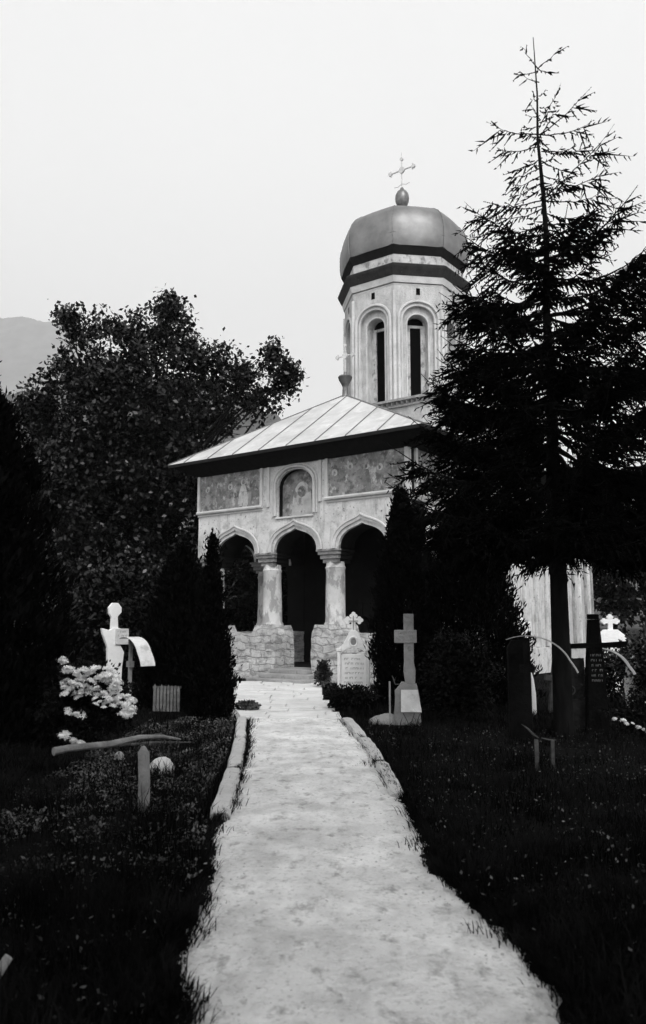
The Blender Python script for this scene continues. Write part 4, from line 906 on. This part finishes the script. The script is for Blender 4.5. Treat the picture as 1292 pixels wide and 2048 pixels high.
# black stone cross
dk = empty('black_cross', (4.12, 12.7, 0), R(5)); tag(dk, 'black stone grave cross with wide arms silhouetted before the church apse', 'grave cross')
b = MB(); b.prism([(-.17, -.05), (.17, -.05), (.13, .9), (.11, 1.25), (.075, 1.7), (-.075, 1.7), (-.11, 1.25), (-.14, .9)], -.06, .06); b.box(-.075, .075, -.055, .055, 1.702, 1.78); b.build('shaft', 'darkstone', dk, bevel=.012)
b = MB(); b.prism([(-.40, 1.26), (.48, 1.28), (.50, 1.37), (.12, 1.345), (-.12, 1.345), (-.38, 1.33)], -.075, .075); db = b.build('arms', 'darkstone', dk, bevel=.008)
text_rows(MB(), -.09, .09, .75, 1.2, 6, -.066, 14).build('inscription', 'ink', dk)
# white clover gravestone far right
wg = empty('small_white_gravestone', (6.55, 19.0, 0), R(-5)); tag(wg, 'small white gravestone with clover cross, right of the black stone cross', 'gravestone')
b = MB(); b.prism([(-.27, -.1), (.27, -.1), (.27, 1.1), (.34, 1.36), (.15, 1.52), (-.15, 1.52), (-.34, 1.34), (-.27, 1.1)], -.08, .08); b.build('slab', 'marble', wg, bevel=.01)
clover_cross(wg, 0, 1.50, .40, .36, .05, 'marble', lob=.045)
# white gravestone behind, left of trunk
wc = empty('white_headstone', (4.72, 20.0, 0), R(4)); tag(wc, 'pale worn headstone against the church wall behind the zinc hood', 'gravestone')
b = MB(); b.box(-.2, .2, -.07, .07, -.1, 1.62); b.box(-.24, .24, -.1, .1, 1.623, 1.70); b.build('slab', 'marble', wc, bevel=.01)
b = MB(); b.prism([(-.12, 1.703), (.12, 1.703), (.05, 1.8), (.05, 1.93), (-.05, 1.93), (-.05, 1.8)], -.05, .05); b.build('cap', 'marble', wc, bevel=.01)
# mossy masonry pillar with iron curl
mp_ = empty('masonry_pillar', (3.86, 13.0, 0), 0); tag(mp_, 'mossy rough masonry grave pillar with an iron curl, at the spruce trunk foot', 'grave pillar')
b = MB(); b.box(-.17, .17, -.14, .14, -.1, .5); b.box(-.14, .14, -.12, .12, .503, 1.1); b.build('masonry', 'rust', mp_, sub=5, rough=.035, rscale=6)
b = MB(); b.tube([(-.08 + (.02 + .012 * i / 3) * math.cos(i * .55), -.16, .62 + (.02 + .012 * i / 3) * math.sin(i * .55)) for i in range(20)], .009, 5); b.build('iron_curl', 'iron', mp_)
# small pale obelisk tip and cross far right
b = MB(); b.prism([(-.16, -.1), (.16, -.1), (.05, 1.3), (0, 1.62), (-.05, 1.3)], -.06, .06); b.box(-.3, .32, -.03, .03, 1.1, 1.17)
o = b.build('small_cross', 'rust', bevel=.006); o.location = (6.75, 17.5, 0); tag(o, 'small grey pointed grave cross near the right edge', 'grave cross')
# low white stone bits by the hoods
rock('white_stone', 'pale broken stone standing behind the slanting hood on the right', (5.75, 15.6, 0), .16, .1, 1.1, 7, 'marble', 'stone')
rock('white_stone', 'pale broken stone beneath the curved zinc hood', (3.72, 15.2, 0), .13, .1, .8, 8, 'marble', 'stone')

# further small dark crosses lost among the shrubs on the right
gx = 'small dark grave crosses among the shrubs'
for (x, y, H_, wd_, rz_, mm_, lb) in ((5.0, 17.2, 1.25, .5, .2, 'rust', 'small mossy cross between the spruce trunk and the black stone cross'),
        (7.1, 16.2, 1.2, .55, -.25, 'iron', 'thin iron cross at the right edge beyond the slanting hood'),
        (4.2, 15.6, .95, .4, .5, 'dimwood', 'low grey wooden cross leaning behind the masonry pillar')):
    b = MB(); t_w = .03 if mm_ == 'iron' else .05
    b.prism([(-t_w, -.1), (t_w, -.1), (t_w, H_ * .62), (wd_ / 2, H_ * .62), (wd_ / 2, H_ * .62 + t_w * 2), (t_w, H_ * .62 + t_w * 2), (t_w * .8, H_), (-t_w * .8, H_), (-t_w, H_ * .62 + t_w * 2), (-wd_ / 2, H_ * .62 + t_w * 2), (-wd_ / 2, H_ * .62), (-t_w, H_ * .62)], -.025, .025)
    o = b.build('grave_cross', mm_, bevel=.006); o.location = (x, y, 0); o.rotation_euler = (0, rz_ * .3, rz_); tag(o, lb, 'grave cross', gx)
# picket grave fence on the left
pf = empty('picket_fence', (-3.02, 15.0, 0), R(-6)); tag(pf, 'low white picket grave fence left of the pointed conifer', 'fence')
for i in range(8):
    b = MB(); x = i * .062; hh = .55 + rnd.uniform(-.03, .03); b.prism([(x, .1), (x + .045, .1), (x + .045, hh - .05), (x + .022, hh), (x, hh - .05)], -.01, .01); b.build('picket', 'wood', pf)
b = MB(); b.box(-.02, .5, .012, .03, .5, .54); b.build('rail', 'iron', pf)
# broken wooden fence right
bf = empty('broken_fence', (2.35, 9.35, 0), R(10)); tag(bf, 'broken wooden fence with two pale stubs in the grass right of the path', 'fence')
for x, h0, h1 in ((0, .06, .36), (.19, .02, .34)):
    b = MB(); b.box(x - .022, x + .022, -.012, .012, h0 - .1, h1, .006); b.build('stub', 'dimwood', bf, sub=1, rough=.012, rscale=9)
b = MB(); b.tube([(-.17, 0, .53), (-.09, .0, .475), (-.04, .01, .42), (.03, .012, .375)], [.003, .012, .014, .006], 6); b.tube([(.06, .0, .375), (.15, .0, .355), (.24, .0, .35)], [.004, .009, .003], 6); b.build('split_rail', 'dimwood', bf, rough=.008, rscale=12)
# ---- flowering bushes
hm = MB(); rh = random.Random(8)
for i in range(150):
    v = Vector((rh.gauss(0, 1), rh.gauss(0, 1), rh.gauss(0, 1))).normalized(); v.z = abs(v.z) * .9 - .15
    c_ = v * rh.uniform(.035, .078); u = v.cross(Vector((rh.random(), rh.random(), rh.random()))).normalized(); s = v.cross(u); r0 = rh.uniform(.008, .017)
    hm.add([c_ + u * r0 + v * .008, c_ + s * r0, c_ - u * r0 + v * .008, c_ - s * r0], [(0, 1, 2, 3)])
HM = None
def flower_bush(label, loc, heads, lob, n, seed, grp):
    global HM
    t = empty('flowering_bush', loc); tag(t, label, 'flowering bush', grp)
    P = lobes_pts(lob, n, seed, .4); P = P[P[:, 2] > .02]; quads('foliage', leafquads(P, .06, seed, .6), 'leaf_dark', t)
    b = MB()
    for l in lob: b.tube([(0, 0, -.05), (l[0] * .5, l[1] * .5, l[2] * .5), l[:3]], [.02, .012, .006], 5)
    b.build('stems', 'bark', t)
    for (x, y, z, s) in heads:
        if HM is None: ob = hm.build('flower_head', 'petal', t, fixn=False); HM = ob
        else: ob = HM.copy(); col.objects.link(ob); ob.parent = t
        ob.location = (x, y, z); ob.scale = (s, s, s * .85); ob.rotation_euler = (rnd.uniform(-.5, .5), rnd.uniform(-.5, .5), rnd.uniform(0, 6))
def hp(pts, Y, o, jit=.10):
    out = []
    for (x, y) in pts:
        q = W(x, y, Y); out.append((q[0] - o[0] + rnd.uniform(-.01, .01), q[1] - o[1] + rnd.uniform(-jit, jit), q[2] - o[2], rnd.uniform(.5, 1.15)))
    return out
o1 = (-3.15, 11.2, 0)
hd1 = [(134, 1322), (138, 1340), (150, 1335), (158, 1348), (140, 1360), (150, 1375), (168, 1352), (180, 1350), (165, 1368), (186, 1344), (196, 1338), (178, 1368), (194, 1360), (208, 1352), (215, 1345), (228, 1342), (205, 1372), (222, 1362), (236, 1352), (232, 1372), (142, 1385), (160, 1385), (216, 1382), (200, 1388), (212, 1398), (228, 1392), (222, 1408), (246, 1392), (258, 1390), (250, 1402), (262, 1404), (270, 1412), (256, 1416), (240, 1400), (268, 1424), (150, 1420), (164, 1424), (172, 1420), (145, 1462), (158, 1474), (170, 1480), (148, 1376), (190, 1376), (172, 1382), (236, 1380), (262, 1422), (176, 1338), (220, 1350), (241, 1364)]
hd1 += [(x_ + rh.uniform(-9, 9), y_ + rh.uniform(-7, 9)) for x_, y_ in hd1[:48]]
flower_bush('bush full of white blossom heads at the left, in front of the white cross', o1, hp(hd1, 10.9, o1), [(0, 0, .75, .55, .35, .35), (.35, 0, .5, .35, .3, .35), (-.2, 0, .4, .5, .35, .4)], 7000, 81, 'white flowering bushes')
o2 = (4.75, 11.8, 0)
hd2 = [(1231, 1435), (1240, 1441), (1250, 1440), (1262, 1448), (1270, 1452), (1281, 1457), (1289, 1460), (1284, 1395), (1291, 1390), (1278, 1400), (1290, 1373), (1216, 1432)]
flower_bush('sprawling bush with a few small white blooms at the right edge', o2, [(a, b_, c_, s * .6) for a, b_, c_, s in hp(hd2, 11.5, o2, .03)], [(0, 0, .35, .7, .4, .35)], 5000, 82, 'white flowering bushes')

# ================================================================ AIR
hz = MB(); hz.box(-6200, 6500, -450, 8200, -3, 3300)
hzm = bpy.data.materials.new('haze_air'); hzm.use_nodes = True; hn = hzm.node_tree; hn.nodes.clear()
ho = hn.nodes.new('ShaderNodeOutputMaterial'); hv = hn.nodes.new('ShaderNodeVolumePrincipled')
hv.inputs['Color'].default_value = (.98, .98, .98, 1); hv.inputs['Density'].default_value = .0002; hv.inputs['Anisotropy'].default_value = 0
hn.links.new(hv.outputs[0], ho.inputs['Volume'])
hob = hz.build('haze', hzm); tag(hob, kind='stuff')
